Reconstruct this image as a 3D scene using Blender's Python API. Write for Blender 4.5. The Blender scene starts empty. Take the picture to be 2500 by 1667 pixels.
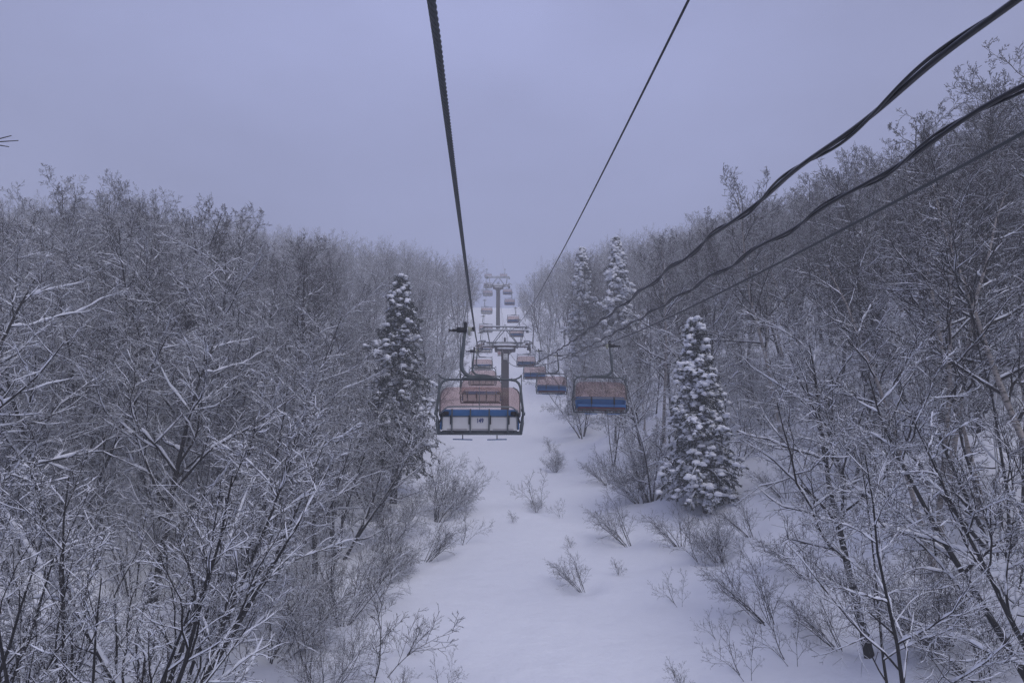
import bpy, math, random
import numpy as np
from mathutils import Vector, Matrix, Euler

random.seed(7)
rng = np.random.default_rng(11)
scene = bpy.context.scene
COL = scene.collection
R = math.radians

# ------------------------------------------------------------------ object helpers
def tag(o, label=None, cat=None, group=None, kind=None):
    if label: o['label'] = label
    if cat: o['category'] = cat
    if group: o['group'] = group
    if kind: o['kind'] = kind
    return o

def empty(name, loc=(0, 0, 0), rz=0.0):
    o = bpy.data.objects.new(name, None)
    COL.objects.link(o)
    o.location = loc
    o.rotation_euler = (0, 0, rz)
    o.empty_display_size = 0.3
    return o

def children_of(o):
    return [c for c in bpy.data.objects if c.parent is o]

def copy_tree(o, parent=None):
    c = o.copy()
    COL.objects.link(c)
    if parent is not None:
        c.parent = parent
    for ch in o.children:
        copy_tree(ch, c)
    return c

# ------------------------------------------------------------------ mesh accumulator
class Acc:
    def __init__(self):
        self.v = []; self.f = []; self.n = 0
    def add(self, verts, faces, mat=0, smooth=True):
        verts = np.asarray(verts, dtype=np.float64).reshape(-1, 3)
        faces = np.asarray(faces, dtype=np.int64)
        if len(faces):
            self.f.append((faces + self.n, mat, smooth))
        self.v.append(verts); self.n += len(verts)
    def mesh(self, name, mats):
        me = bpy.data.meshes.new(name)
        V = np.concatenate(self.v)
        me.vertices.add(len(V))
        me.vertices.foreach_set('co', V.ravel())
        loops = np.concatenate([f.ravel() for f, m, s in self.f])
        sizes = np.concatenate([np.full(len(f), f.shape[1]) for f, m, s in self.f])
        mi = np.concatenate([np.full(len(f), m) for f, m, s in self.f])
        sm = np.concatenate([np.full(len(f), s) for f, m, s in self.f])
        starts = np.concatenate([[0], np.cumsum(sizes)[:-1]])
        me.loops.add(len(loops)); me.polygons.add(len(sizes))
        me.loops.foreach_set('vertex_index', loops.astype(np.int32))
        me.polygons.foreach_set('loop_start', starts.astype(np.int32))
        me.polygons.foreach_set('material_index', mi.astype(np.int32))
        me.polygons.foreach_set('use_smooth', sm.astype(bool))
        for m in mats: me.materials.append(m)
        me.update(calc_edges=True)
        me.validate()
        return me
    def build(self, name, mats, parent=None):
        if not isinstance(mats, (list, tuple)): mats = [mats]
        o = bpy.data.objects.new(name, self.mesh(name, mats))
        COL.objects.link(o)
        if parent is not None: o.parent = parent
        return o
    # ---- primitives
    def tubes(self, P, Rd, sides=4, mat=0, cap=False):
        """P (B,N,3) polylines, Rd (B,N) radii"""
        P = np.asarray(P, float); Rd = np.asarray(Rd, float)
        if P.ndim == 2: P = P[None]; Rd = Rd[None] if Rd.ndim else np.full(P.shape[:2], float(Rd))
        if Rd.ndim == 0: Rd = np.full(P.shape[:2], float(Rd))
        B, N, _ = P.shape
        if B == 0: return
        T = np.empty_like(P)
        T[:, 1:-1] = P[:, 2:] - P[:, :-2]; T[:, 0] = P[:, 1] - P[:, 0]; T[:, -1] = P[:, -1] - P[:, -2]
        T /= np.linalg.norm(T, axis=2, keepdims=True) + 1e-9
        chord = P[:, -1] - P[:, 0]
        chord /= np.linalg.norm(chord, axis=1, keepdims=True) + 1e-9
        ref = np.where(np.abs(chord[:, 2:3]) > 0.8, np.array([[1.0, 0.13, 0]]), np.array([[0.0, 0, 1]]))
        U = np.cross(np.repeat(ref[:, None], N, 1), T)
        U /= np.linalg.norm(U, axis=2, keepdims=True) + 1e-9
        W = np.cross(T, U)
        a = np.arange(sides) * 2 * math.pi / sides + math.pi / 4
        ring = U[:, :, None] * np.cos(a)[None, None, :, None] + W[:, :, None] * np.sin(a)[None, None, :, None]
        V = P[:, :, None] + ring * Rd[:, :, None, None]
        idx = np.arange(B * N * sides).reshape(B, N, sides)
        A = idx[:, :-1]; C = idx[:, 1:]
        q = np.stack([A, np.roll(A, -1, 2), np.roll(C, -1, 2), C], axis=-1).reshape(-1, 4)
        self.add(V, q, mat)
        if cap:
            n0 = self.n - B * N * sides
            self.f.append((idx[:, 0][:, ::-1] + n0, mat, False))
            self.f.append((idx[:, -1] + n0, mat, False))
    def tube(self, pts, r, sides=8, mat=0, cap=True):
        P = np.array(pts, float)[None]
        rr = np.array([r] * P.shape[1] if np.isscalar(r) else r, float)[None]
        self.tubes(P, rr, sides, mat, cap)
    def box(self, c, s, mat=0, rx=0.0, ry=0.0, rz=0.0, bev=0.0):
        """bevelled box: centre, full size"""
        h = np.array(s, float) / 2
        b = min(bev, h.min() * 0.9)
        vs = []; 
        if b <= 0:
            vs = [[sx * h[0], sy * h[1], sz * h[2]] for sx in (-1, 1) for sy in (-1, 1) for sz in (-1, 1)]
            fs = [[0, 1, 3, 2], [4, 6, 7, 5], [0, 4, 5, 1], [2, 3, 7, 6], [0, 2, 6, 4], [1, 5, 7, 3]]
            V = np.array(vs); F = [np.array(fs)]
        else:
            bm_v = []
            key = {}
            for sx in (-1, 1):
                for sy in (-1, 1):
                    for sz in (-1, 1):
                        for ax in range(3):
                            p = [sx * h[0], sy * h[1], sz * h[2]]
                            for k in range(3):
                                if k != ax: p[k] -= (sx, sy, sz)[k] * b
                            key[(sx, sy, sz, ax)] = len(bm_v); bm_v.append(p)
            quads = []; tris = []
            for ax in range(3):
                o = [k for k in range(3) if k != ax]
                for s_ in (-1, 1):
                    c4 = []
                    for (p, q) in ((-1, -1), (1, -1), (1, 1), (-1, 1)):
                        sg = [0, 0, 0]; sg[ax] = s_; sg[o[0]] = p; sg[o[1]] = q
                        c4.append(key[(*sg, ax)])
                    quads.append(c4)
            for ax in range(3):
                o = [k for k in range(3) if k != ax]
                for p in (-1, 1):
                    for q in (-1, 1):
                        sg1 = [0, 0, 0]; sg1[ax] = -1; sg1[o[0]] = p; sg1[o[1]] = q
                        sg2 = list(sg1); sg2[ax] = 1
                        quads.append([key[(*sg1, o[0])], key[(*sg1, o[1])], key[(*sg2, o[1])], key[(*sg2, o[0])]])
            for sx in (-1, 1):
                for sy in (-1, 1):
                    for sz in (-1, 1):
                        tris.append([key[(sx, sy, sz, 0)], key[(sx, sy, sz, 1)], key[(sx, sy, sz, 2)]])
            V = np.array(bm_v); F = [np.array(quads), np.array(tris)]
        M = np.array(Euler((rx, ry, rz)).to_matrix())
        V = V @ M.T + np.array(c, float)
        n0 = self.n
        self.add(V, np.zeros((0, 4), int))
        for f in F:
            self.f.append((fix_out(V, f) + n0, mat, False))
    def prism(self, poly, y0, y1, mat=0, axis='y'):
        """closed polygon in XZ extruded along Y (or in XY along Z)"""
        n = len(poly)
        V = []
        for y in (y0, y1):
            for p in poly:
                V.append((p[0], y, p[1]) if axis == 'y' else (p[0], p[1], y))
        n0 = self.n
        self.add(V, [[i, (i + 1) % n, n + (i + 1) % n, n + i] for i in range(n)], mat, False)
        self.f.append((np.array([list(range(n))[::-1]]) + n0, mat, False))
        self.f.append((np.array([[n + i for i in range(n)]]) + n0, mat, False))
    def cyl(self, c, r, h, axis=(0, 0, 1), sides=16, mat=0):
        a = np.array(axis, float); a /= np.linalg.norm(a)
        c = np.array(c, float)
        self.tube([c - a * h / 2, c + a * h / 2], r, sides, mat)

def fix_out(V, f):
    """wind faces of a convex shape outward"""
    f = f.copy(); cen = V.mean(0)
    for i in range(len(f)):
        p = V[f[i]]
        nrm = np.cross(p[1] - p[0], p[2] - p[0])
        if np.dot(nrm, p.mean(0) - cen) < 0: f[i] = f[i][::-1]
    return f

# ------------------------------------------------------------------ materials
def new_mat(name):
    m = bpy.data.materials.new(name); m.use_nodes = True
    nt = m.node_tree
    return m, nt, nt.nodes['Principled BSDF']

def plain(name, col, rough=0.5, metal=0.0, var=0.15, scale=6.0, spec=0.4):
    m, nt, b = new_mat(name)
    N, L = nt.nodes, nt.links
    tc = N.new('ShaderNodeTexCoord')
    no = N.new('ShaderNodeTexNoise'); no.inputs['Scale'].default_value = scale; no.inputs['Detail'].default_value = 6
    L.new(tc.outputs['Object'], no.inputs['Vector'])
    mx = N.new('ShaderNodeMix'); mx.data_type = 'RGBA'
    mx.inputs['A'].default_value = (*[c * (1 - var) for c in col], 1)
    mx.inputs['B'].default_value = (*[min(1, c * (1 + var)) for c in col], 1)
    L.new(no.outputs['Fac'], mx.inputs['Factor'])
    L.new(mx.outputs['Result'], b.inputs['Base Color'])
    rr = N.new('ShaderNodeMapRange'); rr.inputs['To Min'].default_value = max(0.05, rough - 0.12); rr.inputs['To Max'].default_value = min(1, rough + 0.12)
    L.new(no.outputs['Fac'], rr.inputs['Value']); L.new(rr.outputs['Result'], b.inputs['Roughness'])
    b.inputs['Metallic'].default_value = metal
    b.inputs['Specular IOR Level'].default_value = spec
    return m

SNOWC = (0.80, 0.82, 0.88)

def snow_mat(name, bump=0.15, scale=2.0):
    m, nt, b = new_mat(name)
    N, L = nt.nodes, nt.links
    b.inputs['Base Color'].default_value = (*SNOWC, 1)
    b.inputs['Roughness'].default_value = 0.75
    b.inputs['Specular IOR Level'].default_value = 0.2
    tc = N.new('ShaderNodeTexCoord')
    no = N.new('ShaderNodeTexNoise'); no.inputs['Scale'].default_value = scale; no.inputs['Detail'].default_value = 8; no.inputs['Roughness'].default_value = 0.55
    L.new(tc.outputs['Object'], no.inputs['Vector'])
    bp = N.new('ShaderNodeBump'); bp.inputs['Strength'].default_value = bump; bp.inputs['Distance'].default_value = 0.3
    L.new(no.outputs['Fac'], bp.inputs['Height']); L.new(bp.outputs['Normal'], b.inputs['Normal'])
    return m

def bark_mat(name, c1, c2, lo=0.35, hi=0.75, scale=9.0, bands=False):
    """bark with wind-blown snow lying on whatever faces up"""
    m, nt, b = new_mat(name)
    N, L = nt.nodes, nt.links
    tc = N.new('ShaderNodeTexCoord')
    mp = N.new('ShaderNodeMapping'); L.new(tc.outputs['Object'], mp.inputs['Vector'])
    if bands: mp.inputs['Scale'].default_value = (1.0, 1.0, 5.0)
    no = N.new('ShaderNodeTexNoise'); no.inputs['Scale'].default_value = scale; no.inputs['Detail'].default_value = 5
    L.new(mp.outputs['Vector'], no.inputs['Vector'])
    cr = N.new('ShaderNodeValToRGB')
    cr.color_ramp.elements[0].position = 0.38 if bands else 0.3; cr.color_ramp.elements[0].color = (*c1, 1)
    cr.color_ramp.elements[1].position = 0.46 if bands else 0.7; cr.color_ramp.elements[1].color = (*c2, 1)
    L.new(no.outputs['Fac'], cr.inputs['Fac'])
    ge = N.new('ShaderNodeNewGeometry')
    sp = N.new('ShaderNodeSeparateXYZ'); L.new(ge.outputs['Normal'], sp.inputs['Vector'])
    n2 = N.new('ShaderNodeTexNoise'); n2.inputs['Scale'].default_value = 3.0; n2.inputs['Detail'].default_value = 4
    L.new(tc.outputs['Object'], n2.inputs['Vector'])
    ad = N.new('ShaderNodeMath'); ad.operation = 'MULTIPLY_ADD'; ad.inputs[1].default_value = 0.9; ad.inputs[2].default_value = -0.45
    L.new(n2.outputs['Fac'], ad.inputs[0])
    su = N.new('ShaderNodeMath'); su.operation = 'ADD'; L.new(sp.outputs['Z'], su.inputs[0]); L.new(ad.outputs[0], su.inputs[1])
    mr = N.new('ShaderNodeMapRange'); mr.interpolation_type = 'SMOOTHSTEP'
    mr.inputs['From Min'].default_value = lo; mr.inputs['From Max'].default_value = hi
    L.new(su.outputs[0], mr.inputs['Value'])
    mx = N.new('ShaderNodeMix'); mx.data_type = 'RGBA'
    L.new(mr.outputs['Result'], mx.inputs['Factor']); L.new(cr.outputs['Color'], mx.inputs['A'])
    mx.inputs['B'].default_value = (*SNOWC, 1)
    L.new(mx.outputs['Result'], b.inputs['Base Color'])
    b.inputs['Roughness'].default_value = 0.85
    b.inputs['Specular IOR Level'].default_value = 0.15
    bp = N.new('ShaderNodeBump'); bp.inputs['Strength'].default_value = 0.4; bp.inputs['Distance'].default_value = 0.02
    L.new(no.outputs['Fac'], bp.inputs['Height']); L.new(bp.outputs['Normal'], b.inputs['Normal'])
    return m

M_SNOW = snow_mat('snow_lying_on_branches', 0.25, 9.0)
M_GROUND = snow_mat('snow_cover_ground', 0.5, 0.9)
M_BARK = bark_mat('dark_bark', (0.010, 0.010, 0.011), (0.030, 0.028, 0.028), 0.5, 0.9)
M_TWIG = bark_mat('dark_twig', (0.010, 0.009, 0.009), (0.026, 0.023, 0.023), 0.7, 1.1)
M_BIRCH = bark_mat('birch_bark', (0.05, 0.045, 0.04), (0.34, 0.31, 0.29), 0.5, 0.9, 5.0, True)
M_LEAF = plain('withered_leaf', (0.06, 0.042, 0.033), 0.8)
M_NEEDLE = bark_mat('conifer_needles', (0.014, 0.021, 0.016), (0.042, 0.055, 0.042), 0.35, 1.1, 14.0)
M_SASA = plain('dwarf_bamboo_leaf', (0.03, 0.04, 0.024), 0.6)
M_STEEL = plain('grey_green_painted_steel', (0.085, 0.10, 0.105), 0.45, 0.2, 0.25)
M_GALV = plain('galvanised_steel', (0.17, 0.185, 0.195), 0.5, 0.4, 0.3)
M_BLACK = plain('black_rubber_and_grease', (0.012, 0.013, 0.014), 0.5)
M_ROPE = plain('oiled_wire_rope', (0.05, 0.056, 0.06), 0.45, 0.2, 0.4, 30)
M_CABLE = plain('black_cable_sheath', (0.012, 0.013, 0.016), 0.32)
M_BLUE = plain('blue_seat_vinyl', (0.04, 0.135, 0.32), 0.45, 0, 0.25)
M_WHITE = plain('white_panel', (0.50, 0.50, 0.50), 0.5, 0, 0.1, 4)
M_RED = plain('dark_red_seat_base', (0.10, 0.014, 0.018), 0.6)
M_CREAM = plain('worn_cream_casting', (0.36, 0.37, 0.30), 0.6, 0, 0.3)
M_NUM = plain('navy_numeral_paint', (0.010, 0.025, 0.13), 0.5)
M_STRIP = plain('ribbed_grey_strip', (0.27, 0.26, 0.27), 0.5)
M_POLE = plain('dark_brown_painted_steel', (0.050, 0.042, 0.044), 0.5, 0, 0.25, 2)
M_SIGNW = plain('white_sign_plate', (0.66, 0.66, 0.66), 0.5)
M_SIGNR = plain('red_sign_ring', (0.42, 0.035, 0.035), 0.5)

def canopy_mat():
    m = bpy.data.materials.new('pink_tinted_acrylic'); m.use_nodes = True
    nt = m.node_tree; N, L = nt.nodes, nt.links
    b = N['Principled BSDF']; out = N['Material Output']
    b.inputs['Base Color'].default_value = (0.32, 0.245, 0.225, 1)
    b.inputs['Roughness'].default_value = 0.18
    tr = N.new('ShaderNodeBsdfTransparent'); tr.inputs['Color'].default_value = (0.89, 0.79, 0.765, 1)
    tc = N.new('ShaderNodeTexCoord')
    no = N.new('ShaderNodeTexNoise'); no.inputs['Scale'].default_value = 1.8; no.inputs['Detail'].default_value = 7; no.inputs['Roughness'].default_value = 0.55
    L.new(tc.outputs['Object'], no.inputs['Vector'])
    mr = N.new('ShaderNodeMapRange'); mr.inputs['From Min'].default_value = 0.35; mr.inputs['From Max'].default_value = 0.75
    mr.inputs['To Min'].default_value = 0.10; mr.inputs['To Max'].default_value = 0.34
    L.new(no.outputs['Fac'], mr.inputs['Value'])
    mx = N.new('ShaderNodeMixShader')
    L.new(mr.outputs['Result'], mx.inputs['Fac']); L.new(tr.outputs[0], mx.inputs[1]); L.new(b.outputs[0], mx.inputs[2])
    L.new(mx.outputs[0], out.inputs['Surface'])
    return m
M_CANOPY = canopy_mat()

# ------------------------------------------------------------------ camera model (photograph measured at 2500 x 1667)
F = 1667.0; PITCH = math.atan(346.5 / 1667); YAW = R(2.05); D = 18.9
cp, sp_, cy_, sy_ = math.cos(PITCH), math.sin(PITCH), math.cos(YAW), math.sin(YAW)
def P(u, v, d):
    a = (u - 1250) / F * d; b = (833.5 - v) / F * d
    fw = d * cp - b * sp_; z = d * sp_ + b * cp
    return np.array((a * cy_ + fw * sy_, fw * cy_ - a * sy_, z))
def proj(X, Y, Z):
    a = X * cy_ - Y * sy_; fw = X * sy_ + Y * cy_
    d = fw * cp + Z * sp_; b = -fw * sp_ + Z * cp
    return 1250 + a / d * F, 833.5 - b / d * F, d

# ------------------------------------------------------------------ lift line: rope heights and sideways run, by distance Y
def rope_table(ctrl):
    pts = [P(1189, v, n * D) for n, v in ctrl]
    return np.array([p[1] for p in pts]), np.array([p[2] for p in pts])
LN = [(1, 803), (2, 860), (3, 855), (4.3, 839), (5.06, 817), (6.3, 768), (7.5, 725), (8.5, 697), (10, 672), (11.5, 654), (13, 634)]
RN = [(1.54, 848), (2.69, 866), (3.65, 850), (4.3, 843), (4.7, 833), (6.0, 776), (6.8, 747), (8, 708), (8.5, 697), (9, 687), (11.5, 657), (13, 636)]
Y1 = P(1189, 842, 4.3 * D)[1]; Z1 = P(1189, 842, 4.3 * D)[2]
Y2 = P(1189, 697, 8.5 * D)[1]; Z2 = P(1189, 697, 8.5 * D)[2]
Y3 = P(1189, 634, 13 * D)[1]; Z3 = P(1189, 634, 13 * D)[2]
def span_fit(ctrl, n0, first):
    y, z = rope_table(ctrl)
    # first span: parabola pinned to the tower; second: parabola pinned at both towers
    sel = y < Y1 - 2
    ya, za = y[sel] - Y1, z[sel] - Z1
    ya = np.append(ya, first[0] - Y1); za = np.append(za, first[1] - Z1)
    A = np.stack([ya, ya ** 2], 1)
    w = np.ones(len(ya)); w[-1] = 3.0
    c, *_ = np.linalg.lstsq(A * w[:, None], za * w, rcond=None)
    return c
def near_pt(u, v, X, n):
    p = P(u, v, n * D); return p[1], p[2]
CL = span_fit(LN, 0, near_pt(1063, 0, -0.24, 0.159))
CR = span_fit(RN, 0, near_pt(2500, 319, 5.1, 0.34))
SAG2 = 1.6; SAG3 = 1.2
def zrope(Y, c):
    if Y <= Y1: t = Y - Y1; return Z1 + c[0] * t + c[1] * t * t
    if Y <= Y2:
        t = (Y - Y1) / (Y2 - Y1); return Z1 + (Z2 - Z1) * t - 4 * SAG2 * t * (1 - t)
    t = (Y - Y2) / (Y3 - Y2); return Z2 + (Z3 - Z2) * t - 4 * SAG3 * t * (1 - t) * (1 if t < 1 else 0)
XL_T = ([-20, 3, 19, 45, 80, 155, 240, 400], [-0.26, -0.26, -0.38, -0.55, -0.80, -0.35, -0.3, -0.3])
XR_T = ([-20, 6, 29, 50, 80, 155, 240, 400], [5.05, 5.05, 4.95, 4.92, 4.85, 4.9, 4.9, 4.9])
def xL(Y): return float(np.interp(Y, *XL_T))
def xR(Y): return float(np.interp(Y, *XR_T))

# ------------------------------------------------------------------ terrain
gy = np.array([-60, -20, 0, 20, 40, 60, 76, 100, 125, 160, 200, 240, 300, 380, 480.])
gz = np.array([zrope(y, CL) for y in gy[2:12]])
gh = np.array([11.3, 11.2, 11.0, 10.6, 10.6, 10.3, 10.2, 10.5, 10.5, 10.5])
gz = gz - gh
gz[-1] = gz[-2] + 5.0          # the slope eases off at the crest
gz = np.concatenate([[gz[0] - 6, gz[0] - 2.2], gz, [gz[-1] - 8, gz[-1] - 30, gz[-1] - 60]])
def smooth_interp(x, xs, ys):
    # average of three shifted linear interpolations keeps the run of the piste soft
    return sum(np.interp(x + s, xs, ys) for s in (-9, -4.5, 0, 4.5, 9)) / 5
def vnoise(x, y, s, seed):
    x = np.asarray(x) / s; y = np.asarray(y) / s
    return (np.sin(1.3 * x + 2.1 * y + seed) + np.sin(2.7 * x - 1.1 * y + 1.7 * seed) * 0.6 + np.sin(-0.7 * x + 3.3 * y + 2.3 * seed) * 0.5 + np.sin(4.1 * x + 3.7 * y + seed * 0.7) * 0.25) / 2.35
def ground(X, Y):
    X = np.asarray(X, float); Y = np.asarray(Y, float)
    z = smooth_interp(Y, gy, gz)
    edge = 5.5 + 1.6 * vnoise(X * 0, Y, 9, 3)
    tr = np.maximum(0, X - edge)
    rr = 0.45 * tr - 2.0 * (1 - np.exp(-tr / 5))
    rr = np.where(tr > 60, 25 + 0.15 * (tr - 60), rr)
    tl = np.maximum(0, -X - 4.6 + 0.8 * vnoise(X * 0, Y, 8, 9))
    rl = 0.32 * tl - 1.3 * (1 - np.exp(-tl / 4))
    rl = np.where(tl > 55, 16.3 + 0.1 * (tl - 55), rl)
    z = z + (rr + rl) * np.interp(Y, [80, 150, 230], [1.0, 0.62, 0.35])
    amp = np.clip((tr + tl) / 6, 0, 1)
    z = z + 0.13 * vnoise(X, Y, 3.1, 1) + 0.03 * vnoise(X, Y, 0.8, 4) + amp * (0.34 * vnoise(X, Y, 2.2, 5) + 0.6 * vnoise(X, Y, 9, 2))
    return z

def axis_pts(a, b, fine0, fine1, fs, cs):
    pts = [fine0]
    while pts[-1] < fine1: pts.append(pts[-1] + fs)
    s = fs
    while pts[-1] < b: s = min(s * 1.15, cs); pts.append(pts[-1] + s)
    lo = [fine0]; s = fs
    while lo[-1] > a: s = min(s * 1.15, cs); lo.append(lo[-1] - s)
    return np.array(sorted(set(lo[1:] + pts)))
gx_ = axis_pts(-175, 175, -16, 24, 0.4, 7)
gy_ = axis_pts(-45, 300, 6, 70, 0.5, 6)
GX, GY = np.meshgrid(gx_, gy_)
GZ = ground(GX, GY)
acc = Acc()
nx, ny = len(gx_), len(gy_)
ii = np.arange(nx * ny).reshape(ny, nx)
acc.add(np.stack([GX, GY, GZ], -1), np.stack([ii[:-1, :-1], ii[:-1, 1:], ii[1:, 1:], ii[1:, :-1]], -1).reshape(-1, 4), 0)
terrain = acc.build('snowy_ground', M_GROUND)
tag(terrain, 'smooth untracked snow covering the lift clearing and the wooded slopes', 'ground', kind='structure')
def gzv(x, y): return float(ground(x, y))

# ------------------------------------------------------------------ trees
def norm(v): return v / (np.linalg.norm(v, axis=-1, keepdims=True) + 1e-9)

def march(p0, d0, L, npts, up, wob):
    """p0,d0 (B,3), L (B,) -> polylines (B,npts,3)"""
    B = len(p0)
    pts = [p0]; d = norm(d0); p = p0
    for i in range(npts - 1):
        d = norm(d + rng.normal(0, wob, (B, 3)) + np.array([0, 0, up]) / (npts - 1))
        p = p + d * (L / (npts - 1))[:, None]
        pts.append(p)
    return np.stack(pts, 1)

def spawn(Pp, Rp, Lp, k, t0, t1, ang, lenf, up, npts, wob, rf=0.6, rtip=0.35, rmin=0.004, taper=0.55, angv=0.2):
    B, N, _ = Pp.shape
    t = t0 + (t1 - t0) * (np.arange(k)[None] + rng.random((B, k))) / k
    f = t * (N - 1); i = np.minimum(f.astype(int), N - 2); w = (f - i)[..., None]
    b = np.arange(B)[:, None]
    A, C = Pp[b, i], Pp[b, i + 1]
    p0 = A * (1 - w) + C * w
    T = norm(C - A)
    r0 = Rp[b, i] * (1 - w[..., 0]) + Rp[b, i + 1] * w[..., 0]
    az = np.arange(k)[None] * 2.4 + rng.random((B, 1)) * 6.28 + rng.normal(0, 0.5, (B, k))
    ref = np.where(np.abs(T[..., 2:3]) > 0.9, np.array([1.0, 0, 0]), np.array([0, 0, 1.0]))
    U = norm(np.cross(ref, T)); W = np.cross(T, U)
    a = ang + rng.normal(0, angv, (B, k))
    d = T * np.cos(a)[..., None] + (U * np.cos(az)[..., None] + W * np.sin(az)[..., None]) * np.sin(a)[..., None]
    L = Lp[:, None] * lenf * (1 - taper * t) * (0.65 + 0.7 * rng.random((B, k)))
    p0 = p0.reshape(-1, 3); d = d.reshape(-1, 3); L = L.ravel()
    Q = march(p0, d, L, npts, up, wob)
    rs = np.maximum(rmin, np.minimum(r0.ravel() * rf, L * 0.028 + 0.003))
    Rr = rs[:, None] * np.linspace(1, rtip, npts)[None]
    return Q, np.maximum(Rr, rmin * 0.7), L

def snow_on(acc, Q, Rr, amt, mat, base=0.014, cover=0.85, sides=4, steep=0.35):
    """ridge of snow lying along the top of every branch that is not too steep"""
    if amt <= 0 or len(Q) == 0: return
    T = np.empty_like(Q); T[:, 1:-1] = Q[:, 2:] - Q[:, :-2]; T[:, 0] = Q[:, 1] - Q[:, 0]; T[:, -1] = Q[:, -1] - Q[:, -2]
    T = norm(T)
    h = np.sqrt(np.clip(1 - T[..., 2] ** 2, 0, 1))
    g = np.clip((h - steep) / (0.85 - steep), 0, 1)
    keep = rng.random(len(Q)) < cover
    lump = 0.55 + 0.9 * rng.random(h.shape)
    fall = np.clip(Rr / 0.02, 0.42, 1.0) if amt > 0.5 else 1.0
    gap = (rng.random(h.shape) > 0.10)
    rs = (Rr * 0.8 + base * amt * fall) * g * lump * (0.15 + 0.85 * gap)
    rs[:, 0] *= 0.6; rs[:, -1] *= 0.5
    rs = np.maximum(rs, 0.0005)
    S = Q.copy()
    S[..., 2] += Rr * 0.75 + rs * 0.55
    keep &= (g.max(1) > 0.15)
    acc.tubes(S[keep], rs[keep], sides, mat)

def leaf_bits(acc, Q, n, size, mat):
    """small withered leaves hanging on to the twig ends"""
    pick = Q[rng.integers(0, len(Q), n)]
    t = rng.random((n, 1))
    p = pick[:, -2] * (1 - t) + pick[:, -1] * t + rng.normal(0, 0.02, (n, 3))
    a = rng.normal(0, 1, (n, 3)); a = norm(a) * size * (0.6 + 0.8 * rng.random((n, 1)))
    b = rng.normal(0, 1, (n, 3)); b = norm(b) * size * 0.6
    V = np.stack([p - a, p + b, p + a, p - b], 1)
    acc.add(V, np.arange(n * 4).reshape(n, 4), mat, False)

def resample(Q, Rr, n):
    N = Q.shape[1]; f = np.linspace(0, N - 1, n); i = np.minimum(f.astype(int), N - 2); w = f - i
    return Q[:, i] * (1 - w)[None, :, None] + Q[:, i + 1] * w[None, :, None], Rr[:, i] * (1 - w)[None] + Rr[:, i + 1] * w[None]

def make_bare(name, H, stems=1, spread=0.12, lean=(0, 0), r0=0.13, k1=13, a1=0.75, l1=0.45, k2=8, k3=6, k4=4, t0=0.25,
              snow=1.0, up1=0.5, bark=None, leaves=0, wob=0.10, droop=0.1, twig=1.0, steep=0.22, z0=-0.4):
    """a leafless tree: trunk(s), then four orders of branches, each carrying its own snow"""
    bark = bark or M_BARK
    root = empty(name)
    tr = Acc(); cr = Acc()
    p0 = np.zeros((stems, 3)); p0[:, 2] = z0
    az = np.arange(stems) * 6.283 / max(stems, 1) + rng.random() * 6
    d0 = np.stack([np.cos(az) * spread + lean[0], np.sin(az) * spread + lean[1], np.ones(stems)], 1)
    if stems > 1: d0[:, :2] += rng.normal(0, spread * 0.35, (stems, 2)); p0[:, :2] = d0[:, :2] * 0.25
    L0 = H * (0.97 if stems == 1 else 0.85) * (0.78 + 0.3 * rng.random(stems) if stems > 1 else np.ones(1))
    T0 = march(p0, d0, L0, 9, 0.15 if stems == 1 else 0.35, 0.05)
    Rr0 = r0 * np.linspace(1, 0.12, 9)[None] ** 0.85 * (np.ones((stems, 1)) if stems == 1 else (0.5 + 0.3 * rng.random((stems, 1))))
    Rr0[:, 0] *= 1.35
    tr.tubes(T0, Rr0, 8, 0)
    snow_on(tr, T0[:, 1:], Rr0[:, 1:], 3.0 * snow, 1, steep=0.22)
    Q1, R1, L1 = spawn(T0, Rr0, L0, k1, t0, 0.97, a1, l1, up1, 9, wob * 0.95, 0.62, 0.25, 0.010)
    Q2, R2, L2 = spawn(Q1, R1, L1, k2, 0.18, 0.98, 0.72, 0.44, 0.2, 5, wob * 1.2, 0.6, 0.35, 0.007)
    Q3, R3, L3 = spawn(Q2, R2, L2, k3, 0.15, 1.0, 0.75, 0.46, droop, 3, wob * 1.4, 0.6, 0.5, 0.0055 * twig)
    Q4, R4, L4 = spawn(Q3, R3, L3, k4, 0.15, 1.0, 0.7, 0.55, droop, 2, wob, 0.65, 0.6, 0.0045 * twig)
    cr.tubes(Q1, R1, 5, 0); cr.tubes(Q2, R2, 4, 0); cr.tubes(Q3, R3, 3, 0); cr.tubes(Q4, R4, 3, 0)
    if snow > 0:
        q, r = resample(Q1, R1, 17); snow_on(cr, q, r, 1.35 * snow, 1, sides=5, cover=0.95, steep=steep)
        q, r = resample(Q2, R2, 7); snow_on(cr, q, r, 1.2 * snow, 1, cover=0.6 + 0.4 * min(1, snow), steep=steep)
        snow_on(cr, Q3, R3, 1.0 * snow, 1, cover=0.5 + 0.48 * min(1, snow), sides=3, steep=steep)
        snow_on(cr, Q4, R4, 0.8 * snow, 1, cover=0.36 + 0.5 * min(1, snow), sides=3, steep=steep)
    if leaves: leaf_bits(cr, Q4, leaves, 0.032, 2)
    tr.build('trunk', [bark, M_SNOW], root)
    cr.build('crown', [M_TWIG, M_SNOW, M_LEAF], root)
    root['H'] = H
    return root

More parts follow.
